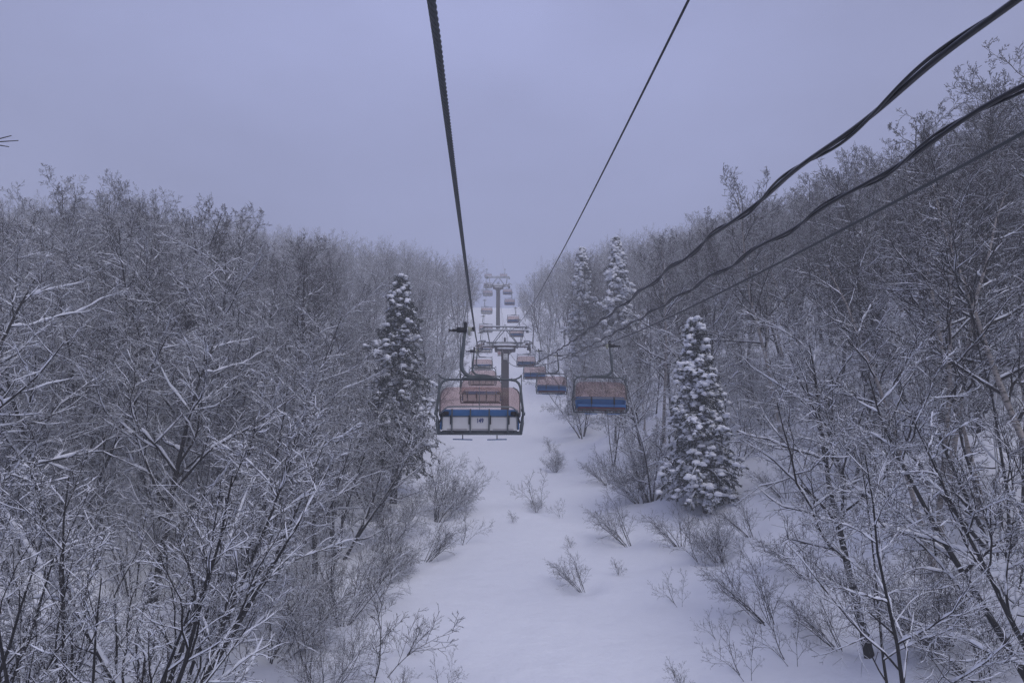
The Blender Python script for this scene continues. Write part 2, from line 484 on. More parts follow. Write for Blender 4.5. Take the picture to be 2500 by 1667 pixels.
def icoblob():
    t = (1 + 5 ** .5) / 2
    v = np.array([(-1, t, 0), (1, t, 0), (-1, -t, 0), (1, -t, 0), (0, -1, t), (0, 1, t), (0, -1, -t), (0, 1, -t), (t, 0, -1), (t, 0, 1), (-t, 0, -1), (-t, 0, 1)], float)
    v = norm(v)
    f = [(0, 11, 5), (0, 5, 1), (0, 1, 7), (0, 7, 10), (0, 10, 11), (1, 5, 9), (5, 11, 4), (11, 10, 2), (10, 7, 6), (7, 1, 8), (3, 9, 4), (3, 4, 2), (3, 2, 6), (3, 6, 8), (3, 8, 9), (4, 9, 5), (2, 4, 11), (6, 2, 10), (8, 6, 7), (9, 8, 1)]
    vs = [tuple(x) for x in v]; cache = {}; nf = []
    def mid(a, b):
        k = (min(a, b), max(a, b))
        if k not in cache:
            m = (np.array(vs[a]) + np.array(vs[b])) / 2; m /= np.linalg.norm(m); cache[k] = len(vs); vs.append(tuple(m))
        return cache[k]
    for a, b, c in f:
        x, y, z = mid(a, b), mid(b, c), mid(c, a); nf += [(a, x, z), (b, y, x), (c, z, y), (x, y, z)]
    return np.array(vs), np.array(nf)
ICO_V, ICO_F = icoblob()

def snow_lumps(acc, C, S, mat):
    """C (n,3) centres, S (n,3) radii : irregular lumps of snow"""
    n = len(C)
    if n == 0: return
    nv = len(ICO_V)
    a = rng.random((n, 1)) * 6.28
    ph = rng.random((n, 1, 3)) * 6.28
    base = ICO_V[None].repeat(n, 0)
    bump = 1 + 0.22 * np.sin(base[..., 0] * 3.1 + ph[..., 0]) * np.sin(base[..., 1] * 2.7 + ph[..., 1]) + 0.16 * np.sin(base[..., 2] * 4.0 + base[..., 0] * 3 + ph[..., 2]) + rng.normal(0, 0.06, (n, nv))
    V = base * bump[..., None] * S[:, None]
    V[..., 2] = np.where(V[..., 2] < 0, V[..., 2] * 0.45, V[..., 2])
    c, s = np.cos(a), np.sin(a)
    x = V[..., 0] * c - V[..., 1] * s; y = V[..., 0] * s + V[..., 1] * c
    V = np.stack([x, y, V[..., 2]], -1) + C[:, None]
    Fc = (ICO_F[None] + (np.arange(n) * nv)[:, None, None]).reshape(-1, 3)
    acc.add(V, Fc, mat, True)

def make_conifer(name, H, Lmax, base=0.12, snow=0.8, dens=0.30, low_snow=0.3, slim=0.85, lump=1.0):
    root = empty(name)
    tr = Acc(); cr = Acc()
    T0 = np.stack([rng.normal(0, 0.03, 9), rng.normal(0, 0.03, 9), np.linspace(-0.5, H, 9)], 1)[None]
    tr.tubes(T0, (0.016 * H * np.linspace(1, 0.05, 9))[None], 9, 0)
    hs = []; h = H * base
    while h < H * 0.985:
        hs.append(h); h += dens * (0.7 + 0.6 * random.random())
    p0 = []; d0 = []; LL = []
    for h in hs:
        t = (h / H - base) / (1 - base)
        nb = random.choice((5, 6, 6, 7))
        a0 = random.random() * 6.28
        for j in range(nb):
            a = a0 + j * 6.283 / nb + random.gauss(0, 0.25)
            lob = 0.72 + 0.28 * math.sin(3 * a + 9.0 * t + 2.0) * math.sin(2 * a - 14 * t)
            L = Lmax * (1 - t) ** slim * (0.5 + 0.6 * random.random()) * lob * (0.75 + 0.25 * min(1, t * 5)) + 0.3
            p0.append((0, 0, h)); d0.append((math.cos(a), math.sin(a), 0.25 + 0.5 * t)); LL.append(L)
    p0 = np.array(p0); d0 = np.array(d0); LL = np.array(LL)
    Q = march(p0, d0, LL, 6, -0.95, 0.07)
    cr.tubes(Q, (0.012 + 0.012 * LL)[:, None] * np.linspace(1, 0.3, 6)[None], 4, 0)
    snow_on(cr, Q, (0.012 + 0.012 * LL)[:, None] * np.linspace(1, 0.3, 6)[None], 2.0 * snow, 1)
    # side sprays
    S1, r1, l1 = spawn(Q, np.full(Q.shape[:2], 0.02), LL, 7, 0.25, 1.0, 0.85, 0.34, -0.5, 4, 0.08, 0.8, 0.4, 0.006)
    sel = l1 > 0.08
    S1 = S1[sel]; l1 = l1[sel]
    # needle blades round each spray
    nb = 20
    n = len(S1)
    tt = rng.random((n, nb)); f = tt * 3; i = np.minimum(f.astype(int), 2); w = (f - i)[..., None]
    b = np.arange(n)[:, None]
    pp = S1[b, i] * (1 - w) + S1[b, i + 1] * w
    T = norm(S1[b, i + 1] - S1[b, i])
    dd = norm(T * 0.9 + rng.normal(0, 0.55, (n, nb, 3)) + np.array([0, 0, -0.35]))
    Ln = (0.10 + 0.16 * rng.random((n, nb, 1))) * (0.7 + 0.3 * min(1.5, H / 12))
    side = norm(np.cross(dd, rng.normal(0, 1, (n, nb, 3)))) * 0.034
    tip = pp + dd * Ln
    V = np.stack([pp - side, pp + side, tip + side * 0.3, tip - side * 0.3], 2).reshape(-1, 3)
    cr.add(V, np.arange(len(V)).reshape(-1, 4), 0, False)
    # snow lumps riding on the sprays
    tfrac = S1[:, 0, 2] / H
    prob = np.clip(low_snow + (snow - low_snow) * np.clip((tfrac - 0.15) / 0.5, 0, 1), 0, 1)
    loaded = np.repeat(rng.random(len(Q)) < 0.62, 7)[sel]
    k = rng.random(n) < prob * np.where(loaded, 0.85, 0.08)
    k = np.repeat(np.where(k)[0], 3)
    fr = rng.random((len(k), 1))
    C = S1[k, 0] * 0.25 * (1 - fr) + S1[k, 1] * 0.75 * (1 - fr) + S1[k, 3] * fr + rng.normal(0, 0.03, (len(k), 3)) + np.array([0, 0, 0.05])
    sz = (0.035 + 0.10 * rng.random((len(k), 1)) ** 1.8 + 0.03 * np.minimum(1, l1[k, None])) * lump
    snow_lumps(cr, C, np.concatenate([sz * 1.15, sz * 1.0, sz * 0.85], 1), 1)
    # top cap
    snow_lumps(cr, np.array([[0, 0, H * 0.985], [0.05, 0.02, H * 0.965]]), np.array([[0.14, 0.14, 0.16], [0.2, 0.18, 0.14]]), 1)
    tr.build('trunk', [M_BARK, M_SNOW], root)
    cr.build('crown', [M_NEEDLE, M_SNOW], root)
    root['H'] = H
    return root

def make_shrub(name, H, stems, lean=(0, 0), spread=0.6, snow=0.5, r0=0.022, k1=7, k2=5, k3=3, l1=0.5):
    root = empty(name)
    cr = Acc()
    az = rng.random(stems) * 6.283
    m = 0.35 + 0.65 * rng.random(stems)
    d0 = np.stack([np.cos(az) * spread * m + lean[0], np.sin(az) * spread * m + lean[1], np.ones(stems)], 1)
    p0 = np.stack([np.cos(az) * 0.12 * H * m, np.sin(az) * 0.12 * H * m, np.full(stems, -0.15)], 1)
    L0 = H * (0.7 + 0.5 * rng.random(stems)) * 1.1
    Q0 = march(p0, d0, L0, 9, 0.35, 0.10)
    Rr0 = r0 * (0.6 + 0.6 * rng.random((stems, 1))) * np.linspace(1, 0.25, 9)[None]
    Q1, R1, L1 = spawn(Q0, Rr0, L0, k1, 0.15, 0.98, 0.75, l1, 0.25, 5, 0.15, 0.6, 0.4, 0.006)
    Q2, R2, L2 = spawn(Q1, R1, L1, k2, 0.15, 1.0, 0.75, 0.5, 0.05, 3, 0.16, 0.6, 0.5, 0.0045)
    Q3, R3, L3 = spawn(Q2, R2, L2, k3, 0.2, 1.0, 0.6, 0.55, 0.1, 2, 0.1, 0.6, 0.6, 0.0038)
    st = Acc()
    st.tubes(Q0, Rr0, 5, 0)
    snow_on(st, Q0, Rr0, 1.6 * snow, 1, cover=0.9)
    cr.tubes(Q1, R1, 4, 0); cr.tubes(Q2, R2, 3, 0); cr.tubes(Q3, R3, 3, 0)
    snow_on(cr, Q1, R1, 1.4 * snow, 1, cover=0.4 + 0.5 * min(1, snow))
    snow_on(cr, Q2, R2, 0.9 * snow, 1, cover=0.25 + 0.5 * min(1, snow), sides=3)
    snow_on(cr, Q3, R3, 0.65 * snow, 1, cover=0.2 + 0.5 * min(1, snow), sides=3)
    st.build('stems', [M_TWIG, M_SNOW], root)
    cr.build('twigs', [M_TWIG, M_SNOW], root)
    root['H'] = H
    return root

class Kind:
    """one of a kind, built once; the first placement takes the original, later ones are copies"""
    def __init__(self, root): self.root = root; self.used = False; self.H = root['H']
    def place(self, x, y, h=None, rz=None, tilt=(0, 0), label='', cat='tree', group=None, dz=0.0, name=None):
        o = self.root if not self.used else copy_tree(self.root)
        self.used = True
        s = (h / self.H) if h else 1.0
        o.location = (x, y, gzv(x, y) + dz)
        o.scale = (s, s, s)
        o.rotation_euler = (tilt[0], tilt[1], random.random() * 6.283 if rz is None else rz)
        tag(o, label, cat, group)
        return o

SPREAD = [Kind(make_bare('bare_tree', 14, r0=0.16, k1=17, snow=2.1, l1=0.50, up1=0.30, a1=0.85, k2=11, k3=8, k4=5, droop=-0.05, wob=0.17, twig=1.4)),
          Kind(make_bare('bare_tree', 14, r0=0.16, k1=16, snow=1.8, l1=0.54, a1=0.95, up1=0.40, k2=11, k3=8, k4=5, lean=(0.10, 0), droop=-0.1, wob=0.18, twig=1.4)),
          Kind(make_bare('bare_tree', 14, stems=2, k1=11, snow=1.5, spread=0.2, l1=0.48, a1=0.85, up1=0.3, k2=10, k3=8, k4=5, wob=0.17, twig=1.4))]
MULTI = [Kind(make_bare('many_stemmed_tree', 11, stems=5, spread=0.42, r0=0.12, k1=10, snow=2.0, l1=0.42, a1=0.75, up1=0.3, k2=9, k3=7, k4=4, t0=0.15, wob=0.17, twig=1.4)),
         Kind(make_bare('many_stemmed_tree', 11, stems=4, spread=0.36, r0=0.13, k1=11, snow=1.7, l1=0.46, a1=0.8, up1=0.3, k2=9, k3=7, k4=4, t0=0.18, wob=0.17, twig=1.4)),
         Kind(make_bare('many_stemmed_tree', 11, stems=6, spread=0.50, r0=0.11, k1=9, snow=1.3, l1=0.42, a1=0.75, up1=0.3, k2=9, k3=7, k4=4, t0=0.15, wob=0.17, twig=1.4))]
TALL = [Kind(make_bare('tall_bare_tree', 16, k1=26, snow=0.4, l1=0.33, a1=0.75, up1=0.5, k2=9, k3=7, k4=4, t0=0.30, r0=0.13, wob=0.16, twig=1.9)),
        Kind(make_bare('tall_bare_tree', 16, k1=28, snow=0.28, l1=0.31, a1=0.65, up1=0.6, k2=9, k3=7, k4=4, t0=0.25, r0=0.13, leaves=5000, wob=0.16, twig=1.9)),
        Kind(make_bare('tall_bare_tree', 16, stems=2, spread=0.10, k1=17, snow=0.4, l1=0.33, a1=0.75, up1=0.5, k2=9, k3=7, k4=4, t0=0.25, r0=0.14, wob=0.16, twig=1.9))]
BIRCH = [Kind(make_bare('birch_tree', 16, k1=21, snow=0.45, l1=0.34, a1=0.7, up1=0.5, k2=9, k3=7, k4=4, t0=0.38, r0=0.13, bark=M_BIRCH, leaves=4500, wob=0.17, twig=1.6)),
         Kind(make_bare('birch_tree', 16, k1=19, snow=0.85, l1=0.38, a1=0.85, up1=0.4, k2=10, k3=7, k4=4, t0=0.3, r0=0.135, bark=M_BIRCH, leaves=2500, lean=(-0.08, 0), wob=0.18, twig=1.5))]
FAN = Kind(make_bare('many_stemmed_tree', 11, stems=9, spread=0.5, r0=0.11, k1=9, snow=1.25, l1=0.36, a1=0.55, up1=0.45, k2=7, k3=6, k4=4, t0=0.2, wob=0.13, steep=0.4))
SHRUB = [Kind(make_shrub('bare_shrub', 3.0, 18, (-0.7, -0.2), 0.9, 1.4, k1=9, k2=7, k3=4)),
         Kind(make_shrub('bare_shrub', 3.0, 16, (-0.1, -0.1), 1.0, 1.1, k1=8, k2=7, k3=4)),
         Kind(make_shrub('bare_shrub', 3.0, 9, (-1.0, -0.2), 0.8, 0.4, k1=8, k2=6, k3=3))]
TWIGS = [Kind(make_shrub('sapling', 1.6, 3, (-0.5, 0), 0.5, 0.25, r0=0.014, k1=7, k2=5, k3=3)),
         Kind(make_shrub('sapling', 1.6, 5, (-0.5, 0), 0.8, 0.2, r0=0.012, k1=7, k2=5, k3=3))]
THICK = [Kind(make_shrub('understorey_bush', 5.0, 10, (0.15, 0), 0.5, 2.2, r0=0.035, k1=10, k2=7, k3=4, l1=0.45)),
         Kind(make_shrub('understorey_bush', 5.0, 12, (-0.2, 0.1), 0.6, 1.9, r0=0.032, k1=10, k2=6, k3=4, l1=0.5))]
def ground_hit(u, v):
    """where a line of sight measured on the photograph meets the snow"""
    lo = 6.0
    d = lo
    while d < 320:
        p = P(u, v, d)
        if p[2] < gzv(p[0], p[1]): break
        d += 0.5
    for _ in range(12):
        m = d - 0.25
        p = P(u, v, m)
        if p[2] < gzv(p[0], p[1]): d = m
        else: break
    p = P(u, v, d)
    return p[0], p[1], d

K = 2500 / 2352.0      # pixel notes below were read on a 2352-wide view
SKY_U = [-200, 0, 60, 130, 266, 330, 380, 440, 500, 590, 680, 760, 850, 900, 950, 1000, 1063, 1110, 1150, 1180, 1290, 1340, 1400, 1500, 1600, 1700, 1780, 1830, 1900, 2000, 2100, 2200, 2290, 2350, 2420, 2500, 2700]
SKY_V = [520, 500, 480, 462, 437, 447, 440, 490, 480, 457, 457, 467, 500, 530, 553, 570, 590, 597, 630, 665, 690, 645, 612, 587, 547, 505, 482, 462, 432, 392, 360, 310, 255, 140, 112, 100, 80]
def allowed_height(x, y, extra):
    """tallest a tree may stand here without rising above the measured skyline"""
    g = gzv(x, y)
    lo, hi = 1.0, 30.0
    for _ in range(20):
        m = (lo + hi) / 2
        u, v, d = proj(x, y, g + m)
        if v > np.interp(u, SKY_U, SKY_V) + extra: lo = m
        else: hi = m
    return lo

ORD = ['first', 'second', 'third', 'fourth', 'fifth', 'sixth', 'seventh', 'eighth', 'ninth', 'tenth', 'eleventh', 'twelfth', 'thirteenth', 'fourteenth', 'fifteenth', 'sixteenth', 'seventeenth', 'eighteenth', 'nineteenth', 'twentieth']

blocked = []      # (x, y, radius) kept clear round the trees set by hand
def hero(kind, u, v, h, label, cat='tree', group=None, tilt=(0, 0), rz=None, clear=2.0, xy=None):
    x, y = xy if xy else ground_hit(u, v)[:2]
    blocked.append((x, y, clear))
    return kind.place(x, y, h, rz, tilt, label, cat, group)

# ---- snow-laden conifers
CON = [Kind(make_conifer('snowy_conifer', 16.5, 4.6, 0.15, 0.68, 0.26, 0.10, 0.85, 1.5)),
       Kind(make_conifer('snowy_conifer', 12, 4.0, 0.05, 1.0, 0.22, 0.85, 0.9, 1.5)),
       Kind(make_conifer('snowy_conifer', 20, 4.4, 0.12, 1.0, 0.28, 0.8, 0.85, 2.0)),
       Kind(make_conifer('snowy_conifer', 20, 3.9, 0.12, 0.95, 0.28, 0.65, 0.8, 1.9))]
hero(CON[0], 962, 1222, 16.7, 'tall snowy conifer with bare lower trunk beside the lift clearing, left of chair 149', 'conifer', clear=3.0)
hero(CON[1], 1722, 1244, 11.5, 'broad snow-clumped conifer right of the lift chairs, standing among shrubs', 'conifer', clear=2.6)
hero(CON[2], 0, 0, allowed_height(17.6, 89.0, -8), 'taller of the two snow-crusted conifers rising above the wood right of the towers', 'conifer', xy=(17.6, 89.0), clear=3.2)
hero(CON[3], 0, 0, allowed_height(13.5, 94.0, -4), 'shorter of the two snow-crusted conifers rising above the wood, nearer the lift line', 'conifer', xy=(13.5, 94.0), clear=3.0)
hero(CON[1], 0, 0, 5.5, 'small snow-loaded conifer behind the descending chairs, at the foot of the right-hand wood', 'conifer', xy=(10.8, 85.0), clear=1.6)

# ---- trees set one by one
GL = 'bare trees of the wood left of the clearing'; GR = 'bare trees of the wood right of the clearing'
hero(FAN, 0, 0, 10.4, 'big many-stemmed tree fanning up from the bottom edge, nearest on the left slope', 'tree', GL, xy=(-7.6, 14.6), rz=0.4, clear=1.8)
hero(MULTI[2], 0, 0, 8.2, 'low many-stemmed tree with upswept stems in the bottom left corner', 'tree', GL, xy=(-11.6, 17.0), rz=2.4, clear=1.8)
hero(SPREAD[0], 0, 0, 12.2, 'spreading tree with thick snow-topped limbs entering at the left edge', 'tree', GL, xy=(-17.2, 22.5), rz=1.0, clear=2.4)
hero(MULTI[1], 841, 1195, 10.5, 'cluster of dark upright trunks just left of the tall snowy conifer', 'tree', GL, rz=3.0, clear=2.2)
hero(SPREAD[1], 500, 1300, 11.0, 'spreading tree with snow-lined limbs above the big many-stemmed tree', 'tree', GL, rz=2.0, clear=2.0)
hero(BIRCH[1], 2285, 1400, 12.5, 'leaning birch with pale banded trunk and dark base on the right slope', 'birch', 'birches on the right slope', tilt=(0.02, -0.17), rz=0.3, clear=1.6)
hero(BIRCH[0], 2300, 1340, 15.0, 'straight slim birch just behind the leaning birch', 'birch', 'birches on the right slope', rz=1.3, clear=1.4)
hero(SPREAD[2], 0, 0, 9.2, 'small dark tree with snowy side limb, nearest on the right slope at the bottom edge', 'tree', GR, xy=(9.3, 16.4), tilt=(0, -0.06), rz=0.9, clear=1.8)
hero(MULTI[1], 0, 0, 12.0, 'dark many-stemmed tree filling the right edge with limbs reaching left', 'tree', GR, xy=(13.9, 17.6), tilt=(0, -0.1), rz=0.2, clear=2.0)
hero(BIRCH[1], 0, 0, 17.0, 'tall white-trunked birch with snow-topped limbs at the right edge', 'birch', 'birches on the right slope', xy=(19.6, 27.0), rz=4.0, tilt=(0, -0.05), clear=1.8)
hero(TALL[1], 0, 0, allowed_height(24.6, 33.5, -10), 'tallest tree of the right skyline, its fine twigs still holding withered leaves', 'tree', GR, xy=(24.6, 33.5), rz=1.0, clear=1.6)
for (x_, y_, k_, e_, l_) in ((27.2, 36.5, TALL[0], -12, 'tall slender tree just left of the tallest on the right skyline'), (27.5, 33.8, BIRCH[0], -6, 'high birch crown at the right edge of the skyline'),
                         (25.2, 37.2, TALL[1], 0, 'tall tree with withered leaves, second left of the tallest on the right skyline'), (30.4, 38.4, TALL[2], -4, 'twin-stemmed tall tree at the right end of the skyline'),
                         (27.6, 44.0, TALL[0], 0, 'tall slender tree where the uppermost twisted cable meets the right skyline'), (26.5, 50.0, TALL[1], 0, 'tall tree with withered leaves midway along the right skyline')):
    hero(k_, 0, 0, min(21.5, allowed_height(x_, y_, e_)), l_, 'birch' if 'birch' in l_ else 'tree', 'birches on the right slope' if 'birch' in l_ else GR, xy=(x_, y_), clear=1.5)
hero(BIRCH[0], 1868, 985, 15.5, 'pale birch trunk on the open snow patch upslope of the broad conifer', 'birch', 'birches on the right slope', rz=2.6, clear=1.5)
hero(BIRCH[1], 2010, 990, 14.5, 'pale birch with forked trunk right of the open snow patch', 'birch', 'birches on the right slope', rz=5.6, clear=1.5)

# a branch reaching in from a tree whose trunk stands outside the picture
def edge_tree():
    root = empty('edge_tree', (-11.6, 13.0, gzv(-11.6, 13.0)))
    zt = P(20, 310, 13.0)
    base = np.array([-11.6, 13.0, gzv(-11.6, 13.0)])
    H = zt[2] - base[2] + 1.0
    tr = Acc(); cr = Acc()
    T0 = np.stack([np.linspace(0, 0.2, 8), np.zeros(8), np.linspace(-0.4, H, 8)], 1)[None]
    tr.tubes(T0, (0.14 * np.linspace(1, 0.3, 8))[None], 8, 0)
    tips = [(30, 317), (47, 329), (24, 344)]
    for i, (u, v) in enumerate(tips):
        e = P(u, v, 12.6) - base
        s = np.array([0.17, 0, H - 1.6 + 0.3 * i])
        m1 = s * 0.6 + e * 0.4 + np.array([0, 0, 0.25]); m2 = s * 0.25 + e * 0.75 + np.array([0, 0, 0.09])
        q = np.stack([s, m1, m2, e])[None]; r = np.array([[0.03, 0.02, 0.013, 0.008]])
        cr.tubes(q, r, 5, 0); snow_on(cr, q[:, :3], r[:, :3], 0.6, 1)
    Q1, R1, L1 = spawn(T0, (0.14 * np.linspace(1, 0.3, 8))[None], np.array([H]), 14, 0.3, 0.8, 0.8, 0.1, 0.5, 5, 0.1)
    cr.tubes(Q1, R1, 4, 0); snow_on(cr, Q1, R1, 1.0, 1)
    tr.build('trunk', [M_BARK, M_SNOW], root); cr.build('crown', [M_TWIG, M_SNOW], root)
    tag(root, 'bare branch tips poking into the sky from a tree beyond the left edge', 'tree')
edge_tree()

# ---- shrubs and saplings on and beside the clearing, at the spots they have in the photograph
GS = 'bare shrubs beside the clearing'; GT = 'saplings poking out of the snow'
SH = [  # kind, u, v (2352-wide view), height in those pixels, turn, label
    (SHRUB, 2, 1335, 1352, 95, 0.2, 'fan-shaped bare shrub alone on open snow in the lower middle', 'shrub'),
    (SHRUB, 1, 1232, 1172, 50, 0.6, 'small bushy shrub at the foot of the thin sapling, right of chair 149', 'shrub'),
    (SHRUB, 0, 1275, 1080, 70, 1.0, 'thin shrub leaning left below the nearest descending chair', 'shrub'),
    (SHRUB, 2, 1395, 1110, 130, 0.1, 'wide twiggy shrub under the nearest descending chair', 'shrub'),
    (SHRUB, 0, 1470, 1150, 120, 0.3, 'tall dense shrub between the nearest descending chair and the broad conifer', 'shrub'),
    (SHRUB, 2, 1440, 1245, 120, 0.0, 'shrub sweeping left over the piste edge, below and left of the broad conifer', 'shrub'),
    (SHRUB, 2, 1560, 1245, 105, 0.7, 'tangled shrub directly at the foot of the broad conifer', 'shrub'),
    (SHRUB, 0, 1650, 1285, 95, 0.2, 'bent shrub right of the broad conifer foot', 'shrub'),
    (SHRUB, 2, 1760, 1420, 170, 0.15, 'large twiggy shrub low on the right slope, left of the small dark tree', 'shrub'),
    (SHRUB, 2, 1850, 1325, 130, 0.3, 'sparse shrub behind the small dark tree with the side limb', 'shrub'),
    (SHRUB, 2, 1920, 1480, 150, -0.2, 'arching shrub beside the trunk of the small dark tree', 'shrub'),
    (SHRUB, 2, 1720, 1225, 95, 0.1, 'low arching shrub on the open bank right of the broad conifer', 'shrub'),
    (SHRUB, 2, 1800, 1140, 90, 0.4, 'thin arching shrub high on the open bank, right of the broad conifer', 'shrub'),
    (TWIGS, 0, 1690, 1340, 85, 0.1, 'single bent sapling on the open bank below the broad conifer', 'sapling'),
    (TWIGS, 0, 1820, 1530, 120, 0.0, 'slanting sapling low on the right bank near the bottom edge', 'sapling'),
    (SHRUB, 0, 2150, 1480, 240, 0.3, 'dense shrub at the foot of the leaning birch', 'shrub'),
    (SHRUB, 2, 2240, 1560, 260, 0.2, 'shrub with long straight stems in the bottom right corner', 'shrub'),
    (SHRUB, 0, 1010, 1190, 130, 3.3, 'bare shrub leaning right over the piste beside the tall snowy conifer', 'shrub'),
    (SHRUB, 2, 985, 1280, 110, 3.0, 'low shrub leaning onto the piste, first below the tall snowy conifer', 'shrub'),
    (SHRUB, 1, 900, 1240, 120, 2.6, 'snowy shrub left of the tall conifer trunk foot', 'shrub'),
    (SHRUB, 0, 880, 1330, 120, 3.2, 'dense snowy shrub where the left wood meets the piste', 'shrub'),
    (SHRUB, 1, 790, 1420, 190, 2.9, 'broad snowy shrub at the left piste edge, lower down', 'shrub'),
    (SHRUB, 0, 640, 1500, 210, 3.0, 'snow-covered shrub right of the big many-stemmed tree', 'shrub'),
    (SHRUB, 1, 740, 1600, 170, 2.7, 'low snow-covered shrub near the bottom edge, left of the piste', 'shrub'),
    (SHRUB, 0, 440, 1480, 220, 3.0, 'snow-covered shrub behind the stems of the big many-stemmed tree', 'shrub'),
    (SHRUB, 1, 150, 1560, 240, 2.0, 'snow-covered shrub in the bottom left corner', 'shrub'),
    (TWIGS, 0, 1237, 1165, 115, 0.3, 'thin upright sapling on the piste right of chair 149', 'sapling'),
    (TWIGS, 1, 1178, 1200, 28, 0.2, 'tiny tuft of twigs in mid piste below chair 149', 'sapling'),
    (TWIGS, 0, 1290, 1190, 60, 0.0, 'sapling bent left right of the thin upright sapling', 'sapling'),
    (TWIGS, 1, 1262, 1040, 60, 0.4, 'sapling just below the second descending chair', 'sapling'),
    (TWIGS, 1, 1310, 1258, 28, 0.1, 'tuft of twigs above the fan-shaped shrub', 'sapling'),
    (TWIGS, 1, 1420, 1322, 40, 0.1, 'flat twigs on snow right of the fan-shaped shrub', 'sapling'),
    (TWIGS, 0, 1612, 1292, 90, 0.0, 'two bent stems out of the snow below the broad conifer', 'sapling'),
    (TWIGS, 0, 1560, 1395, 70, 0.2, 'sparse twigs lying over the snow left of the large twiggy shrub', 'sapling'),
    (TWIGS, 0, 1715, 1560, 110, 0.1, 'straight twigs slanting left near the bottom edge of the piste', 'sapling'),
    (TWIGS, 1, 1560, 1590, 70, 0.0, 'thin twigs at the right piste edge close to the bottom', 'sapling'),
    (TWIGS, 0, 1650, 1470, 60, 0.1, 'twigs poking out of the snow bank midway down the right edge', 'sapling'),
    (TWIGS, 0, 860, 1560, 190, 2.9, 'tall thin sapling with a few branches, left piste edge near the bottom', 'sapling'),
    (TWIGS, 1, 932, 1510, 95, 2.5, 'small upright sapling right of the tall thin one', 'sapling'),
    (TWIGS, 0, 1018, 1590, 75, 2.0, 'little branched sapling at the bottom edge of the piste', 'sapling'),
    (TWIGS, 1, 915, 1590, 60, 2.0, 'low twigs at the bottom edge between two saplings', 'sapling'),
    (TWIGS, 0, 1060, 1250, 70, 3.0, 'bent sapling overhanging the left side of the piste', 'sapling'),
]
for kinds, i, u, v, hp, rz, lab, cat in SH:
    if v > 1560:      # foot below the picture: step down the slope
        x, y, d = ground_hit(u * K, v * K)
    else:
        x, y, d = ground_hit(u * K, v * K)
    h = hp * K / (F / d)
    if 1150 < u < 1460 and v < 1200: h *= 0.62
    kinds[i].place(x, y, h * 1.0, rz, (0, 0), lab, cat, GS if cat == 'shrub' else GT)
    if cat == 'shrub': blocked.append((x, y, 1.0))

# ---- the two woods: rows up the slope, trees counted outward from the clearing
def free(x, y):
    return all((x - bx) ** 2 + (y - by) ** 2 > br * br for bx, by, br in blocked)
LROWS = [19.5, 24, 28.5, 33.5, 38.5, 44, 50, 56.5, 63.5, 71, 79, 88, 98, 109, 121]
RROWS = [21.5, 26, 30.5, 35.5, 40.5, 46, 52, 58.5, 65.5, 73, 81, 90, 100, 111, 123]
WORD = {'bare_tree': 'spreading bare tree', 'many_stemmed_tree': 'many-stemmed bare tree', 'understorey_bush': 'snowy understorey bush', 'tall_bare_tree': 'tall slender bare tree', 'birch_tree': 'pale-trunked birch'}
def wood(rows, side):
    rr = random.Random(21 if side < 0 else 33)
    for ri, y0 in enumerate(rows):
        n = 0
        x = (-6.6 if side < 0 else (11.2 if y0 < 50 else 10.4)) + side * rr.random() * 1.2
        if side < 0 and y0 < 30: x -= 2.0
        step = (3.0 if side < 0 else np.interp(y0, [20, 30, 50, 66], [8.0, 6.2, 4.2, 2.5])) + 0.013 * y0
        while True:
            xx = x + rr.uniform(-0.9, 0.9); yy = y0 + rr.uniform(-1.8, 1.8)
            u, v, d = proj(xx, yy, gzv(xx, yy) + 6)
            if u < -110 or u > 2610: break
            x += side * step * rr.uniform(0.8, 1.25)
            if not free(xx, yy): continue
            depth_in = abs(xx) - (6 if side < 0 else 10)
            cap = allowed_height(xx, yy, rr.choice((0, 8, 25, 45, 70)))
            for u0, u1, dmax, vmin in ((985, 1120, 51, 1180), (1530, 1920, 45, 1245), (1375, 1600, 88, 800)):
                if d < dmax and u0 < u < u1:
                    g0 = gzv(xx, yy)
                    while cap > 1 and proj(xx, yy, g0 + cap)[1] < vmin: cap -= 0.5
            q = rr.random()
            edge = depth_in < 4
            if side < 0:
                if edge: pool = SPREAD + MULTI
                elif ri > 5 or depth_in > 22: pool = TALL + TALL + SPREAD + MULTI
                else: pool = SPREAD + MULTI + TALL[:1]
            else:
                if edge: pool = SPREAD + MULTI
                elif depth_in > 12 or ri > 7: pool = TALL + TALL + BIRCH + SPREAD[1:2]
                else: pool = SPREAD + MULTI + BIRCH + TALL
            k = rr.choice(pool)
            if side > 0 and y0 < 40 and k in TALL: k = rr.choice(MULTI + BIRCH)
            hmax = {'bare_tree': 14.5, 'many_stemmed_tree': 11.5, 'tall_bare_tree': 18.5, 'birch_tree': 17.5}[k.root.name.split('.')[0]]
            h = min(cap, hmax * rr.uniform(0.82, 1.08))
            if edge: h = min(h, 9.5 + rr.random() * 2.5)
            if h < 4.5: continue
            n += 1
            lab = '%s, %s from the clearing in the %s row, %s wood' % (WORD[k.root.name.split('.')[0]], ORD[min(n - 1, 19)], ORD[ri], 'left' if side < 0 else 'right')
            lean = -side * rr.uniform(0.0, 0.14) + rr.uniform(-0.05, 0.05)
            cat = 'birch' if 'birch' in k.root.name else 'tree'
            grp = ('birches on the right slope' if cat == 'birch' and side > 0 else (GL if side < 0 else GR))
            k.place(xx, yy, h, rr.random() * 6.283, (rr.uniform(-0.05, 0.03), lean), lab, cat, grp, dz=-0.05)
wood(LROWS, -1)
wood(RROWS, 1)
